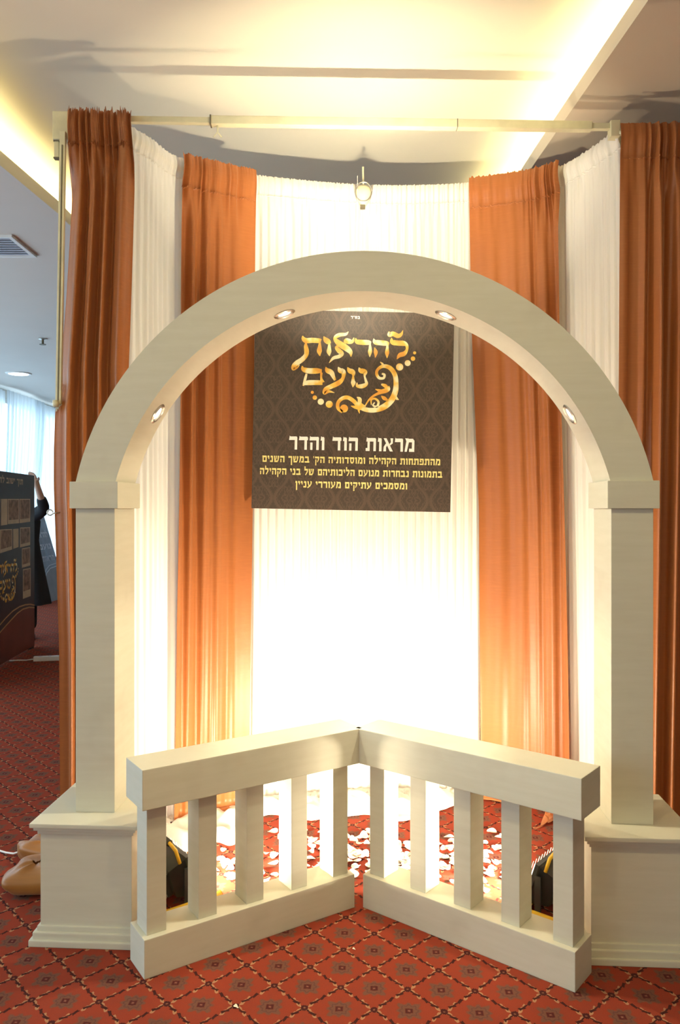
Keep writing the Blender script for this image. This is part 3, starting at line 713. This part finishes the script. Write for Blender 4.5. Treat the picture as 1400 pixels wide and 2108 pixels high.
# ------------------------------------------------------------------ lettering
T_, V_ = 2.7, 2.1
def rct(x0, x1, y0, y1): return [(x0, y0), (x1, y0), (x1, y1), (x0, y1)]
def bar_top(x0, x1): return [(x0 + 0.5, 10.6), (x0, 7.2), (x1, 7.3), (x1, 9.2), (x1 - 0.6, 10), (x0 + 1.2, 9.9)]
G = {
 'א': (8.4, [[(0.2, 10), (2.6, 10), (8.2, 0), (5.6, 0)], [(6.0, 10), (8.2, 10), (8.0, 6.2), (5.9, 4.6), (5.2, 5.6), (6.4, 7)], [(0.1, 0), (2.4, 0), (2.4, 3), (3.6, 5.4), (2.6, 6.6), (0.4, 3.6)]]),
 'ב': (8.2, [bar_top(0.4, 7.0), rct(4.9, 7.0, 1, 9), rct(0, 8.2, 0, 2.5)]),
 'ג': (5.2, [bar_top(0.6, 4.4), rct(2.6, 4.6, 0, 9), [(0, 0), (2.2, 0), (3.4, 3.4), (2.8, 4)]]),
 'ד': (7.6, [bar_top(0, 7.6), rct(4.7, 6.8, 0, 9)]),
 'ה': (8.0, [bar_top(0, 8.0), rct(5.8, 7.9, 0, 9), rct(0.7, 2.6, 0, 5.6)]),
 'ו': (3.4, [bar_top(0, 3.3), rct(1.2, 3.3, 0, 9)]),
 'ז': (4.0, [bar_top(0, 4.0), rct(1.4, 3.2, 0, 8)]),
 'ח': (8.0, [bar_top(0, 8.0), rct(5.8, 7.9, 0, 9), rct(0.7, 2.8, 0, 8)]),
 'י': (3.3, [bar_top(0, 3.2), [(1.2, 8), (3.2, 8), (3.0, 4.6), (1.8, 4.6)]]),
 'כ': (7.4, [bar_top(0.3, 7.2), rct(5.1, 7.2, 1, 9), rct(0.2, 7.0, 0, 2.4)]),
 'ך': (7.0, [bar_top(0, 6.8), rct(4.7, 6.8, -4.2, 9)]),
 'ל': (6.6, [[(0.3, 14), (2.2, 13.6), (2.0, 8), (0.2, 8)], bar_top(0.2, 6.6), [(6.6, 8.5), (6.4, 5), (3.2, 0), (1.4, 0), (4.5, 5.6), (4.6, 8)]]),
 'מ': (8.4, [[(0, 0), (1.9, 0), (3.6, 7.4), (2.4, 10), (0.4, 10.4), (1.4, 8)], bar_top(2.0, 7.6), rct(6.1, 8.2, 0, 8.8), rct(3.8, 8.2, 0, 2.4)]),
 'ם': (8.0, [bar_top(0.2, 8.0), rct(5.8, 7.9, 0, 9), rct(0.8, 2.8, 0, 8), rct(0.8, 7.9, 0, 2.3)]),
 'נ': (5.2, [bar_top(0.8, 4.8), rct(2.9, 5.0, 1, 9), rct(0, 5.0, 0, 2.4)]),
 'ן': (3.4, [bar_top(0, 3.3), rct(1.3, 3.3, -4.2, 9)]),
 'ס': (8.2, [bar_top(0, 8.0), [(0.6, 8), (2.6, 8), (3.2, 2.6), (2.6, 0.4), (1.2, 2.4)], [(5.9, 8), (8.0, 8), (7.6, 2.8), (5.4, 0.4), (5.4, 2.6)], [(1.6, 1.8), (3.0, 0), (5.4, 0), (7.2, 2.0), (5.4, 2.6), (3.2, 2.6)]]),
 'ע': (7.8, [[(0, 10.4), (2.6, 9.6), (2.8, 6), (4.4, 2.4), (2.6, 2.0), (1.0, 6.4)], [(5.2, 10.4), (7.8, 9.6), (7.4, 6), (5.4, 2.2), (0.8, -1.2), (0.2, 0.8), (4.0, 3.0), (5.9, 6.8)]]),
 'פ': (7.6, [bar_top(0.3, 7.4), rct(5.3, 7.4, 1, 9), rct(0.2, 7.3, 0, 2.3), rct(0.6, 2.5, 4.4, 8), rct(0.6, 3.8, 4.2, 5.8)]),
 'צ': (7.6, [[(0, 10), (2.4, 10), (6.8, 2.0), (4.6, 2)], [(5.2, 10), (7.4, 10), (6.6, 5.4), (4.8, 5)], rct(0.2, 7.0, 0, 2.4)]),
 'ק': (7.8, [bar_top(0, 7.8), [(5.6, 9), (7.6, 9), (7.2, 5), (5.0, 1), (3.8, 1.4), (5.2, 5)], rct(0.8, 2.7, -4.0, 5.4)]),
 'ר': (7.0, [bar_top(0, 6.9), rct(4.8, 6.9, 0, 9)]),
 'ש': (9.6, [[(0, 10.4), (2.4, 9.6), (2.8, 2), (1.0, 2)], [(3.6, 10.4), (5.8, 9.6), (4.6, 5), (2.6, 2.6), (2.2, 4), (3.8, 6)], [(7.0, 10.4), (9.6, 9.6), (8.4, 3), (6.6, 1)], [(0.9, 0), (6.6, 0), (8.4, 3), (6.6, 2.6), (1.0, 2.5)]]),
 'ת': (8.8, [bar_top(0.4, 8.6), rct(6.5, 8.6, 0, 9), rct(1.5, 3.4, 0.5, 8), rct(0, 3.3, 0, 2.3)]),
 "'": (1.8, [[(0.2, 10.5), (1.8, 10.5), (1.0, 7), (0.4, 7)]]),
 '"': (3.8, [[(0.2, 10.5), (1.8, 10.5), (1.0, 7), (0.4, 7)], [(2.2, 10.5), (3.8, 10.5), (3.0, 7), (2.4, 7)]]),
}
def text_width(s, sp=1.3): return sum((G[c][0] if c != ' ' else 4.0) + sp for c in s) - sp
def hebrew(mb, s, cx, z, width, height, y):       # right to left, centred on cx, baseline z
    k = width / text_width(s); kz = height / 10
    x = cx + width / 2
    for c in s:
        if c == ' ': x -= (4.0 + 1.3) * k; continue
        w, polys = G[c]
        x -= w * k
        for i_, p in enumerate(polys): mb.flat([(x + q[0] * k, z + q[1] * kz) for q in p], y - 0.0003 * i_)
        x -= 1.3 * k
def ribbon(mb, pts, y, conv, sub=6):              # brush stroke with varying width, (x, y, width) in drawing units
    P3 = [Vector((p[0], p[1], p[2])) for p in pts]
    q = [catmull(P3, i / ((len(pts) - 1) * sub)) for i in range((len(pts) - 1) * sub + 1)]
    L, Rr = [], []
    for i, p in enumerate(q):
        t = q[min(i + 1, len(q) - 1)] - q[max(i - 1, 0)]; t.z = 0
        t = t.normalized() if t.length > 1e-6 else Vector((1, 0, 0)); n = Vector((-t.y, t.x, 0)); w = max(p.z, 1) / 2
        L.append(conv(p.x + n.x * w, p.y + n.y * w)); Rr.append(conv(p.x - n.x * w, p.y - n.y * w))
    for i in range(len(q) - 1): mb.flat([L[i], L[i + 1], Rr[i + 1], Rr[i]], y)
def disc(mb, c, r, y, conv, n=20): mb.flat([conv(c[0] + r * math.cos(2 * PI * k / n), c[1] + r * math.sin(2 * PI * k / n)) for k in range(n)], y)
LOGO = [
 [(232, 140, 8), (240, 165, 36), (265, 183, 46), (320, 180, 46), (385, 185, 42), (398, 188, 30)], [(388, 195, 14), (386, 240, 32), (383, 280, 44), (388, 322, 5)],
 [(262, 205, 16), (262, 235, 34), (268, 275, 42), (262, 315, 40), (225, 355, 44), (180, 385, 46), (152, 415, 40), (150, 440, 26), (185, 425, 14), (205, 400, 6)],
 [(422, 145, 6), (440, 175, 44), (465, 195, 46), (482, 210, 20)], [(473, 205, 16), (472, 250, 32), (470, 285, 42), (474, 322, 5)],
 [(645, 102, 5), (620, 125, 26), (570, 130, 34), (535, 145, 34), (522, 165, 26), (535, 185, 40), (570, 215, 55), (625, 250, 55), (662, 285, 40), (668, 328, 6)],
 [(695, 155, 6), (680, 190, 30), (650, 190, 48), (625, 185, 44), (612, 205, 24)], [(560, 222, 14), (538, 245, 30), (560, 275, 42), (585, 300, 38), (560, 325, 34), (510, 340, 28), (470, 384, 5)],
 [(708, 160, 6), (720, 190, 40), (760, 198, 46), (820, 200, 44), (848, 205, 26)], [(838, 210, 14), (840, 255, 28), (838, 285, 36), (836, 330, 5)],
 [(870, 165, 6), (885, 195, 42), (930, 202, 46), (985, 208, 44), (1010, 215, 24)], [(997, 215, 14), (993, 260, 28), (992, 295, 36), (992, 340, 5)], [(880, 245, 6), (890, 285, 36), (888, 320, 16), (884, 336, 5)],
 [(1010, 100, 8), (1012, 130, 38), (1045, 122, 42), (1090, 140, 40), (1120, 125, 26), (1135, 90, 4)], [(1032, 158, 6), (1040, 195, 44), (1090, 205, 46), (1140, 208, 46), (1168, 225, 30), (1170, 265, 24), (1145, 300, 40), (1105, 315, 38), (1080, 350, 5)],
 [(228, 410, 8), (240, 440, 40), (290, 455, 50), (360, 455, 50), (405, 455, 30)], [(268, 480, 18), (255, 530, 24), (238, 590, 14)], [(236, 575, 20), (280, 562, 44), (350, 560, 44), (412, 562, 40)], [(402, 470, 22), (400, 520, 20), (412, 560, 40)],
 [(440, 420, 6), (455, 450, 44), (490, 470, 46), (508, 505, 34), (525, 540, 20)], [(552, 420, 6), (570, 450, 46), (600, 465, 42), (595, 520, 30), (560, 560, 44), (490, 595, 42), (440, 620, 38), (428, 655, 28), (470, 640, 24), (520, 652, 4)],
 [(636, 422, 6), (655, 452, 44), (685, 468, 44), (690, 500, 18)], [(688, 495, 14), (686, 540, 30), (688, 565, 42), (684, 602, 5)],
 [(738, 425, 6), (755, 452, 44), (795, 465, 40), (790, 500, 18), (800, 540, 22), (806, 572, 30), (770, 592, 40), (725, 590, 28), (722, 560, 8)],
]
ORN = [
 [(945, 480, 16), (968, 490, 22), (960, 520, 22), (920, 518, 26), (898, 480, 26), (910, 440, 26), (960, 412, 32), (1020, 430, 40), (1062, 490, 42), (1072, 560, 44), (1066, 640, 50), (1030, 720, 54), (960, 780, 54), (870, 808, 44), (790, 800, 40), (735, 770, 36), (690, 725, 36), (640, 695, 36), (590, 702, 34), (552, 740, 32), (552, 790, 32), (590, 825, 26)],
 [(930, 375, 6), (952, 395, 20), (948, 425, 18)],
 [(795, 768, 10), (830, 715, 16), (870, 680, 20), (920, 655, 26), (970, 640, 30)],
 [(850, 760, 8), (850, 715, 16), (885, 705, 18), (915, 735, 20), (900, 775, 20), (865, 765, 14), (880, 738, 10)],
 [(885, 620, 4), (915, 630, 24), (950, 640, 40), (1000, 620, 40), (1010, 590, 6)], [(940, 575, 14), (975, 590, 34), (1000, 615, 20)], [(940, 680, 6), (965, 700, 34), (1000, 720, 14)],
 [(720, 690, 6), (745, 710, 36), (750, 750, 30), (800, 775, 8)], [(665, 770, 4), (700, 780, 26), (745, 790, 34), (780, 800, 10)], [(745, 838, 4), (738, 805, 20), (760, 790, 10)], [(1098, 715, 4), (1075, 700, 24), (1060, 660, 10)],
]
DOTS = [(1240, 293, 14), (1225, 345, 20), (1177, 385, 27), (1105, 420, 33), (320, 648, 14), (342, 695, 20), (396, 732, 28), (472, 755, 32), (605, 793, 36)]

# ------------------------------------------------------------------ hanging sign
SD = 3.89
K = SD / F
sc_ = px(726.5, 846, SD)
sign = empty('hanging_sign', sc_, 0, 'square dark brown damask sign with gold and white Hebrew lettering hanging under the arch', 'sign')
tl = R(1.15); sign.rotation_euler = (0, tl, 0)
def S2(x, y):
    a, b2 = (x - 726.5) * K, (846 - y) * K
    return (a * math.cos(tl) - b2 * math.sin(tl), a * math.sin(tl) + b2 * math.cos(tl))
HW = 204.5 * K
MB().box((-HW, -0.006, -HW), (HW, 0.006, HW), 0.001).obj('board', 'damask', sign)
YP = -0.0072
conv = lambda cx, cy: S2(570 + cx / 4.375, 660 + cy / 4.375)
for nm, strokes in (('title_lettering', LOGO), ('scroll_ornament', ORN)):
    mb = MB()
    for i, s in enumerate(strokes): ribbon(mb, s, YP - 0.00005 * (i % 3), conv)
    if nm == 'scroll_ornament':
        pass
    mb.obj(nm, 'gold', sign)
for (x, y, r_) in DOTS:
    mb = MB(); disc(mb, (x, y), r_, YP, conv); mb.obj('gold_dot', 'gold', sign)
def line(s, xl, xr, yb, hpx, m, name):
    c = S2((xl + xr) / 2, yb); width = (xr - xl) * K; k = width / text_width(s); x = c[0] + width / 2
    for w_ in s.split(' '):
        ww_ = text_width(w_) * k
        mb = MB(); hebrew(mb, w_, x - ww_ / 2, c[1], ww_, hpx * K, YP); mb.obj(name, m, sign)
        x -= ww_ + 6.6 * k
line('בס"ד', 722, 741, 657, 5.5, 'text_white', 'small_heading')
line('מראות הוד והדר', 595, 853, 928, 27, 'text_white', 'white_heading_word')
line("מהתפתחות הקהילה ומוסדותיה הק' במשך השנים", 540, 906, 954.5, 13, 'text_yellow', 'yellow_text_word')
line('בתמונות נבחרות מנועם הליכותיהם של בני הקהילה', 535, 910, 980, 13, 'text_yellow', 'yellow_text_word')
line('ומסמכים עתיקים מעוררי עניין', 608, 838, 1005.5, 13, 'text_yellow', 'yellow_text_word')
MB().tube([Vector((0.02, 0, HW - 0.01)), Vector((0.0, 0.04, 3.17 - sc_.z))], 0.0012, 6).obj('hanging_cord', 'white_plastic', sign)

# ------------------------------------------------------------------ display panels at the left
bd = Vector((-0.0838, 0.9965, 0)); b0 = Vector((-3.19, 7.33, 0))
panel = empty('display_panel', b0, math.atan2(bd.y, bd.x), 'dark display panel with sepia photographs, gold lettering and maroon wave, at far left', 'display panel')
def BP(x, y):
    k = (x - 700) / F; s = (b0.x - b0.y * k) / (k * bd.y - bd.x)
    return (s, EYE + (HOR - y) / F * (b0.y + s * bd.y))
s1 = BP(71, 1300)[0]; TOPZ = 1.845
MB().box((-1.0, 0, 0.02), (s1, 0.05, TOPZ), 0.004).obj('board', 'panel_dark', panel)
MB().box((-0.9, -0.06, 0), (-0.8, 0.12, 0.02), 0.004).box((s1 - 0.12, 0.0, 0), (s1 - 0.02, 0.14, 0.03), 0.004).obj('foot', 'black', panel)
Y_ = -0.0008
def bpoly(name, pts, m, y=Y_): mb = MB(); mb.flat([BP(*p) for p in pts], y); return mb.obj(name, m, panel)
wave2 = [(-40, 1352), (-20, 1326), (0, 1302), (12, 1288), (23, 1276), (35, 1263), (47, 1254), (60, 1250), (73, 1250)]
wave1 = [(-40, 1335), (-20, 1308), (0, 1286), (12, 1272), (26, 1258), (40, 1249), (52, 1245), (62, 1244), (73, 1245)]
W2 = [BP(*p) for p in wave2]; W1 = [BP(*p) for p in wave1]
W2[-1] = (s1 - 0.002, W2[-1][1]); W1[-1] = (s1 - 0.002, W1[-1][1])
W2 = [(-0.998, W2[0][1] - 0.08)] + W2; W1 = [(-0.998, W1[0][1] - 0.08)] + W1
mb = MB()
for a, b2 in zip(W2, W2[1:]): mb.flat([a, (a[0], 0.022), (b2[0], 0.022), b2], Y_)
mb.obj('maroon_wave', 'panel_maroon', panel)
for nm, w in (('gold_line', W1), ('gold_line', W2)):
    mb = MB()
    for a, b2 in zip(w, w[1:]): mb.flat([(a[0], a[1] - 0.007), (b2[0], b2[1] - 0.007), (b2[0], b2[1] + 0.007), (a[0], a[1] + 0.007)], Y_ * 1.6)
    mb.obj(nm, 'panel_gold_line', panel)
def photo(x0, x1, y0l, y0r, y1l, y1r, cap=0.16):
    f_ = bpoly('photograph', [(x0, y0l), (x1, y0r), (x1, y1r), (x0, y1l)], 'photo_cream')
    ins = (x1 - x0) * 0.06
    mb = MB(); mb.flat([BP(x0 + ins, y0l + 2), BP(x1 - ins, y0r + 2), BP(x1 - ins, y1r - (y1r - y0r) * cap), BP(x0 + ins, y1l - (y1l - y0l) * cap)], Y_ * 1.8); mb.obj('sepia_image', 'photo_brown', f_)
photo(16, 39, 1027, 1027, 1079, 1077); photo(40, 62, 1027, 1027, 1077, 1074)
bpoly('text_strip', [(2, 1027), (15, 1027), (15, 1080), (2, 1082)], 'photo_cream')
bpoly('text_strip', [(-40, 1026), (0, 1027), (0, 1082), (-40, 1088)], 'photo_cream')
photo(0, 25, 1090, 1089, 1139, 1131); bpoly('text_strip', [(27, 1089), (38, 1088), (38, 1126), (27, 1130)], 'photo_cream')
photo(41, 62, 1086, 1085, 1127, 1122); photo(45, 62, 1129, 1126, 1169, 1164); photo(47, 63, 1172, 1169, 1233, 1227, 0.25)
mb = MB(); lx, lz = BP(38, 1190); kk = 0.42 / 757
cv = lambda cx, cy: (lx + (cx - 1260) * kk, lz - (cy - 466) * kk)
for i, s in enumerate(LOGO + ORN): ribbon(mb, s, Y_ * 1.5 - 0.00005 * (i % 3), cv, 4)
for (x, y, r_) in DOTS: disc(mb, (x, y), r_, Y_ * 1.5, cv, 12)
mb.obj('gold_lettering', 'gold', panel)
mb = MB(); q = BP(47, 998); q0 = BP(-12, 998); hebrew(mb, 'תוך ישוב לחתן', (q[0] + q0[0]) / 2, q[1], q[0] - q0[0], 0.055, Y_ * 1.5); mb.obj('heading_text', 'photo_cream', panel)

p2 = empty('leaning_panel', (-4.60, 13.2, 0), PI / 2, 'display panel with a blue grey sheen in its colour, leaning back under the sheer window curtain', 'display panel')
lean = Matrix.Rotation(R(-16.5), 4, 'X')
def lp_obj(mb, name, m): bmesh.ops.transform(mb.bm, matrix=lean, verts=mb.bm.verts); return mb.obj(name, m, p2)
lp_obj(MB().box((-1.25, 0, 0.0), (0, 0.03, 1.45), 0.003), 'board', 'panel_sheen')
mb = MB(); ww = [(-1.24, 0.12), (-1.0, 0.2), (-0.8, 0.34), (-0.6, 0.46), (-0.4, 0.52), (-0.01, 0.54)]
for a, b2 in zip(ww, ww[1:]): mb.flat([a, (a[0], 0.005), (b2[0], 0.005), b2], -0.001)
lp_obj(mb, 'slate_wave', 'panel_slate')
for dz in (0.0, 0.05):
    mb = MB()
    for a, b2 in zip(ww, ww[1:]): mb.flat([(a[0], a[1] + dz), (b2[0], b2[1] + dz), (b2[0], b2[1] + dz + 0.012), (a[0], a[1] + dz + 0.012)], -0.002)
    lp_obj(mb, 'pale_line', 'vent')
for i in range(3):
    mb = MB(); hebrew(mb, ('להראות', 'נועם', 'מראות')[i], -0.35, 1.05 - 0.2 * i, 0.5, 0.09, -0.002); lp_obj(mb, 'lettering', 'vent')

# ------------------------------------------------------------------ person in a black coat behind the panel
def skin_chain(name, nodes, edges, m, parent, sub=2):
    me = bpy.data.meshes.new(name); me.from_pydata([n[0] for n in nodes], edges, []); me.materials.append(M[m])
    o = bpy.data.objects.new(name, me); COL.objects.link(o)
    o.modifiers.new('skin', 'SKIN'); sb = o.modifiers.new('sub', 'SUBSURF'); sb.levels = sb.render_levels = sub
    o.modifiers['skin'].use_smooth_shade = True
    if not me.skin_vertices: me.attributes.new('skin', 'FLOAT_VECTOR', 'POINT')
    for i, n in enumerate(nodes):
        r_ = n[1]; me.skin_vertices[0].data[i].radius = r_ if isinstance(r_, tuple) else (r_, r_)
    me.skin_vertices[0].data[0].use_root = True
    dg = bpy.context.evaluated_depsgraph_get(); dg.update()
    nm = bpy.data.meshes.new_from_object(o.evaluated_get(dg)); bpy.data.objects.remove(o)
    for p in nm.polygons: p.use_smooth = True
    if not nm.materials: nm.materials.append(M[m])
    no = bpy.data.objects.new(name, nm); COL.objects.link(no); no.parent = parent
    return no
pr = empty('person', (-3.63, 8.92, 0), R(100), 'person in a long black coat behind the dark panel, raised hand on its edge', 'person')
# local frame: x = towards the person's left, y = back, facing -y (towards the panel front side after rotation)
pr.rotation_euler = (0, 0, 0)
pv, ch, nk = Vector((0, 0, 0.93)), Vector((0, 0.0, 1.32)), Vector((0, 0, 1.50))
nodes = [(pv, (0.15, 0.11)), (Vector((0, 0, 1.12)), (0.14, 0.10)), (ch, (0.16, 0.11)), (nk, 0.055), (Vector((0, -0.02, 1.60)), (0.07, 0.085)), (Vector((0, -0.02, 1.68)), (0.072, 0.09)), (Vector((0, -0.01, 1.735)), 0.045),
 (Vector((0.17, 0, 1.42)), 0.06), (Vector((0.335, -0.22, 1.50)), 0.046), (Vector((0.34, -0.42, 1.72)), 0.034), (Vector((0.325, -0.455, 1.80)), (0.036, 0.02)),
 (Vector((-0.17, 0, 1.42)), 0.06), (Vector((-0.25, 0.03, 1.16)), 0.046), (Vector((-0.24, -0.08, 0.93)), 0.033), (Vector((-0.235, -0.11, 0.84)), (0.035, 0.02)),
 (Vector((0.09, 0, 0.88)), 0.085), (Vector((0.10, -0.01, 0.48)), 0.058), (Vector((0.10, 0.01, 0.09)), 0.042), (Vector((0.11, -0.12, 0.04)), 0.036),
 (Vector((-0.09, 0, 0.88)), 0.085), (Vector((-0.10, -0.01, 0.48)), 0.058), (Vector((-0.10, 0.01, 0.09)), 0.042), (Vector((-0.11, -0.12, 0.04)), 0.036)]
edges = [(0, 1), (1, 2), (2, 3), (3, 4), (4, 5), (5, 6), (2, 7), (7, 8), (8, 9), (9, 10), (2, 11), (11, 12), (12, 13), (13, 14), (0, 15), (15, 16), (16, 17), (17, 18), (0, 19), (19, 20), (20, 21), (21, 22)]
def fingers(nodes, edges, root_i, base, d, side, nrm):
    L = (0.075, 0.085, 0.08, 0.062)
    for k in range(4):
        o_ = base + side * (0.027 - 0.018 * k)
        i0 = len(nodes); nodes.append((o_, 0.0095)); nodes.append((o_ + d * L[k] * 0.5, 0.0085)); nodes.append((o_ + d * L[k] * 0.85 + nrm * 0.025, 0.0075))
        edges += [(root_i, i0), (i0, i0 + 1), (i0 + 1, i0 + 2)]
    i0 = len(nodes); t = base - d * 0.045 + side * 0.04
    nodes.append((t, 0.011)); nodes.append((t + d * 0.03 + side * 0.02, 0.009)); edges += [(root_i, i0), (i0, i0 + 1)]
fingers(nodes, edges, 10, Vector((0.318, -0.465, 1.835)), Vector((-0.45, -0.35, 0.75)).normalized(), Vector((0.8, -0.5, 0.1)).normalized(), Vector((-0.6, -0.2, -0.3)))
fingers(nodes, edges, 14, Vector((-0.235, -0.125, 0.80)), Vector((0, -0.2, -0.98)).normalized(), Vector((0.1, -0.98, 0.15)).normalized(), Vector((0.5, 0, 0)))
skin_chain('body', nodes, edges, 'skin', pr)
# face features
mb = MB(); mb.tube([(0, -0.108, 1.655), (0, -0.125, 1.625), (0, -0.108, 1.615)], [0.008, 0.014, 0.008], 8)
for s in (-1, 1): mb.lathe([(0.004, -0.012), (0.014, -0.006), (0.016, 0.004), (0.004, 0.012)], 12, Matrix.Translation((s * 0.074, 0.0, 1.635)) @ Matrix.Diagonal((0.5, 1, 1.9, 1)))
mb.obj('nose_and_ears', 'skin', pr, True)
for s in (-1, 1): MB().lathe([(0.0005, -0.009), (0.007, -0.006), (0.009, 0), (0.007, 0.006), (0.0005, 0.009)], 12, Matrix.Translation((s * 0.03, -0.098, 1.655))).obj('eye', 'black', pr, True)
MB().tube([(-0.022, -0.103, 1.588), (0, -0.108, 1.586), (0.022, -0.103, 1.588)], 0.005, 8).obj('mouth', 'panel_maroon', pr, True)
def hairf(u, v):
    a = 2 * PI * u; t = 0.02 + v * 1.75 - 0.45 * v * max(0, -math.sin(a))
    return Vector((0.083 * math.sin(t) * math.cos(a), -0.012 + 0.104 * math.sin(t) * math.sin(a), 1.655 + 0.112 * math.cos(t)))
MB().grid(hairf, 28, 12, True).obj('hair', 'hair', pr, True)
def coatf(u, v):
    a = 2 * PI * u; z = 1.485 - v * 1.085
    rx = lerp_table([(0.38, 0.315), (0.9, 0.22), (1.12, 0.185), (1.34, 0.205), (1.43, 0.175), (1.485, 0.075)], z)
    ry = lerp_table([(0.38, 0.25), (0.9, 0.175), (1.12, 0.145), (1.34, 0.15), (1.43, 0.12), (1.485, 0.075)], z)
    k = 1 + 0.05 * math.sin(a * 7) * sst(0.3, 1.0, v)
    return Vector((rx * k * math.cos(a), ry * k * math.sin(a), z))
MB().grid(coatf, 64, 30, True).obj('coat', 'black_wool', pr, True)
skin_chain('coat_sleeve', [(Vector((0.13, 0, 1.40)), 0.085), (Vector((0.335, -0.215, 1.49)), 0.070), (Vector((0.338, -0.33, 1.62)), 0.056)], [(0, 1), (1, 2)], 'black_wool', pr)
skin_chain('coat_sleeve', [(Vector((-0.13, 0, 1.40)), 0.085), (Vector((-0.25, 0.03, 1.16)), 0.070), (Vector((-0.24, -0.085, 0.92)), 0.058)], [(0, 1), (1, 2)], 'black_wool', pr)
for s in (-1, 1):
    skin_chain('trouser_leg', [(Vector((s * 0.09, 0, 0.86)), 0.10), (Vector((s * 0.10, -0.01, 0.48)), 0.075), (Vector((s * 0.10, 0.01, 0.10)), 0.065)], [(0, 1), (1, 2)], 'black_wool', pr)
    MB().lathe([(0.02, 0.0), (0.05, 0.002), (0.052, 0.03), (0.045, 0.06), (0.02, 0.085)], 20, Matrix.Translation((s * 0.105, -0.06, 0.0)) @ Matrix.Diagonal((0.9, 2.6, 1, 1))).obj('shoe', 'shoe', pr, True)

# ------------------------------------------------------------------ small things on the carpet at the left
def lump(name, c, r3, m, label, cat, seed, rz=0.0, group=None, groove=0.0, tip=0.0):
    def fn(u, v):
        a = 2 * PI * u; t = PI * (0.01 + 0.98 * v)
        n = noise.noise(Vector((math.cos(a) * 1.4 + seed, math.sin(a) * 1.4, v * 3))) * 0.22
        k = 1 + n
        ca, sa = math.cos(a), math.sin(a); x = r3[0] * math.sin(t) ** 0.6 * math.copysign(abs(ca) ** 0.6, ca) * k; y = r3[1] * math.sin(t) ** 0.6 * math.copysign(abs(sa) ** 0.7, sa) * k; z = r3[2] * (1 - math.cos(PI - t)) * (1 + n * 0.6)
        z -= groove * math.exp(-((y - 0.12 * r3[1]) / (0.22 * r3[1])) ** 2) * (z > r3[2]) * 1.0
        z += tip * max(0, -x / r3[0]) ** 3
        return Vector((x, y, max(z, 0.001)))
    o = MB().grid(fn, 48, 30, True).obj(name, m, None, True, c)
    o.rotation_euler = (0, 0, rz)
    return tag(o, label, cat, group)
g = ground(62, 1850); lump('fabric_bundle', (g.x + 0.0, g.y + 0.07, 0), (0.12, 0.09, 0.055), 'tan_cloth', 'front rolled bundle of golden brown fabric beside the left pedestal', 'fabric bundle', 2, 0.1, 'golden brown fabric bundles by the left pedestal', groove=0.0)
g = ground(66, 1792); lump('fabric_bundle', (g.x + 0.04, g.y + 0.07, 0), (0.13, 0.075, 0.05), 'tan_cloth', 'rear folded bundle of golden brown fabric with a dark crease, beside the left pedestal', 'fabric bundle', 7, -0.35, 'golden brown fabric bundles by the left pedestal', groove=0.05)
g = ground(75, 1758); lump('fabric_bundle', (g.x + 0.08, g.y + 0.12, 0), (0.13, 0.07, 0.03), 'tan_cloth', 'low spill of copper brown fabric behind the two bundles at the left pedestal', 'fabric bundle', 12, 0.2, 'golden brown fabric bundles by the left pedestal')
pc = ground(52, 1764)
cb = empty('white_cable', pc, 0, 'white cable running on the carpet to the brown fabric at far left', 'cable')
MB().tube([Vector((0, 0, 0.03)), ground(28, 1763) - pc + Vector((0, 0, 0.012)), ground(12, 1758) - pc + Vector((0, 0, 0.006)), ground(-8, 1752) - pc + Vector((0, 0, 0.006)), ground(-60, 1748) - pc + Vector((0, 0, 0.006))], 0.0042, 8).obj('cord', 'white_plastic', cb, True)
MB().box((-0.018, -0.02, 0.018), (0.022, 0.018, 0.045), 0.007).obj('plug', 'truss', cb)
g = ground(98, 1360)
ps = empty('power_strip', g, R(12), 'white power strip on the carpet beside the copper curtain at far left', 'power strip')
MB().box((-0.13, -0.03, 0), (0.20, 0.035, 0.045), 0.01).obj('casing', 'white_plastic', ps)
for i in range(3): MB().lathe([(0.018, 0.0455), (0.018, 0.047), (0.0005, 0.0472)], 16, Matrix.Translation((-0.07 + 0.09 * i, 0.0, 0))).obj('socket', 'vent', ps)
MB().tube([(-0.13, 0, 0.02), (-0.2, 0.02, 0.008), (-0.28, 0.05, 0.006), (-0.36, 0.04, 0.006)], 0.006, 8).obj('cord', 'white_plastic', ps, True)
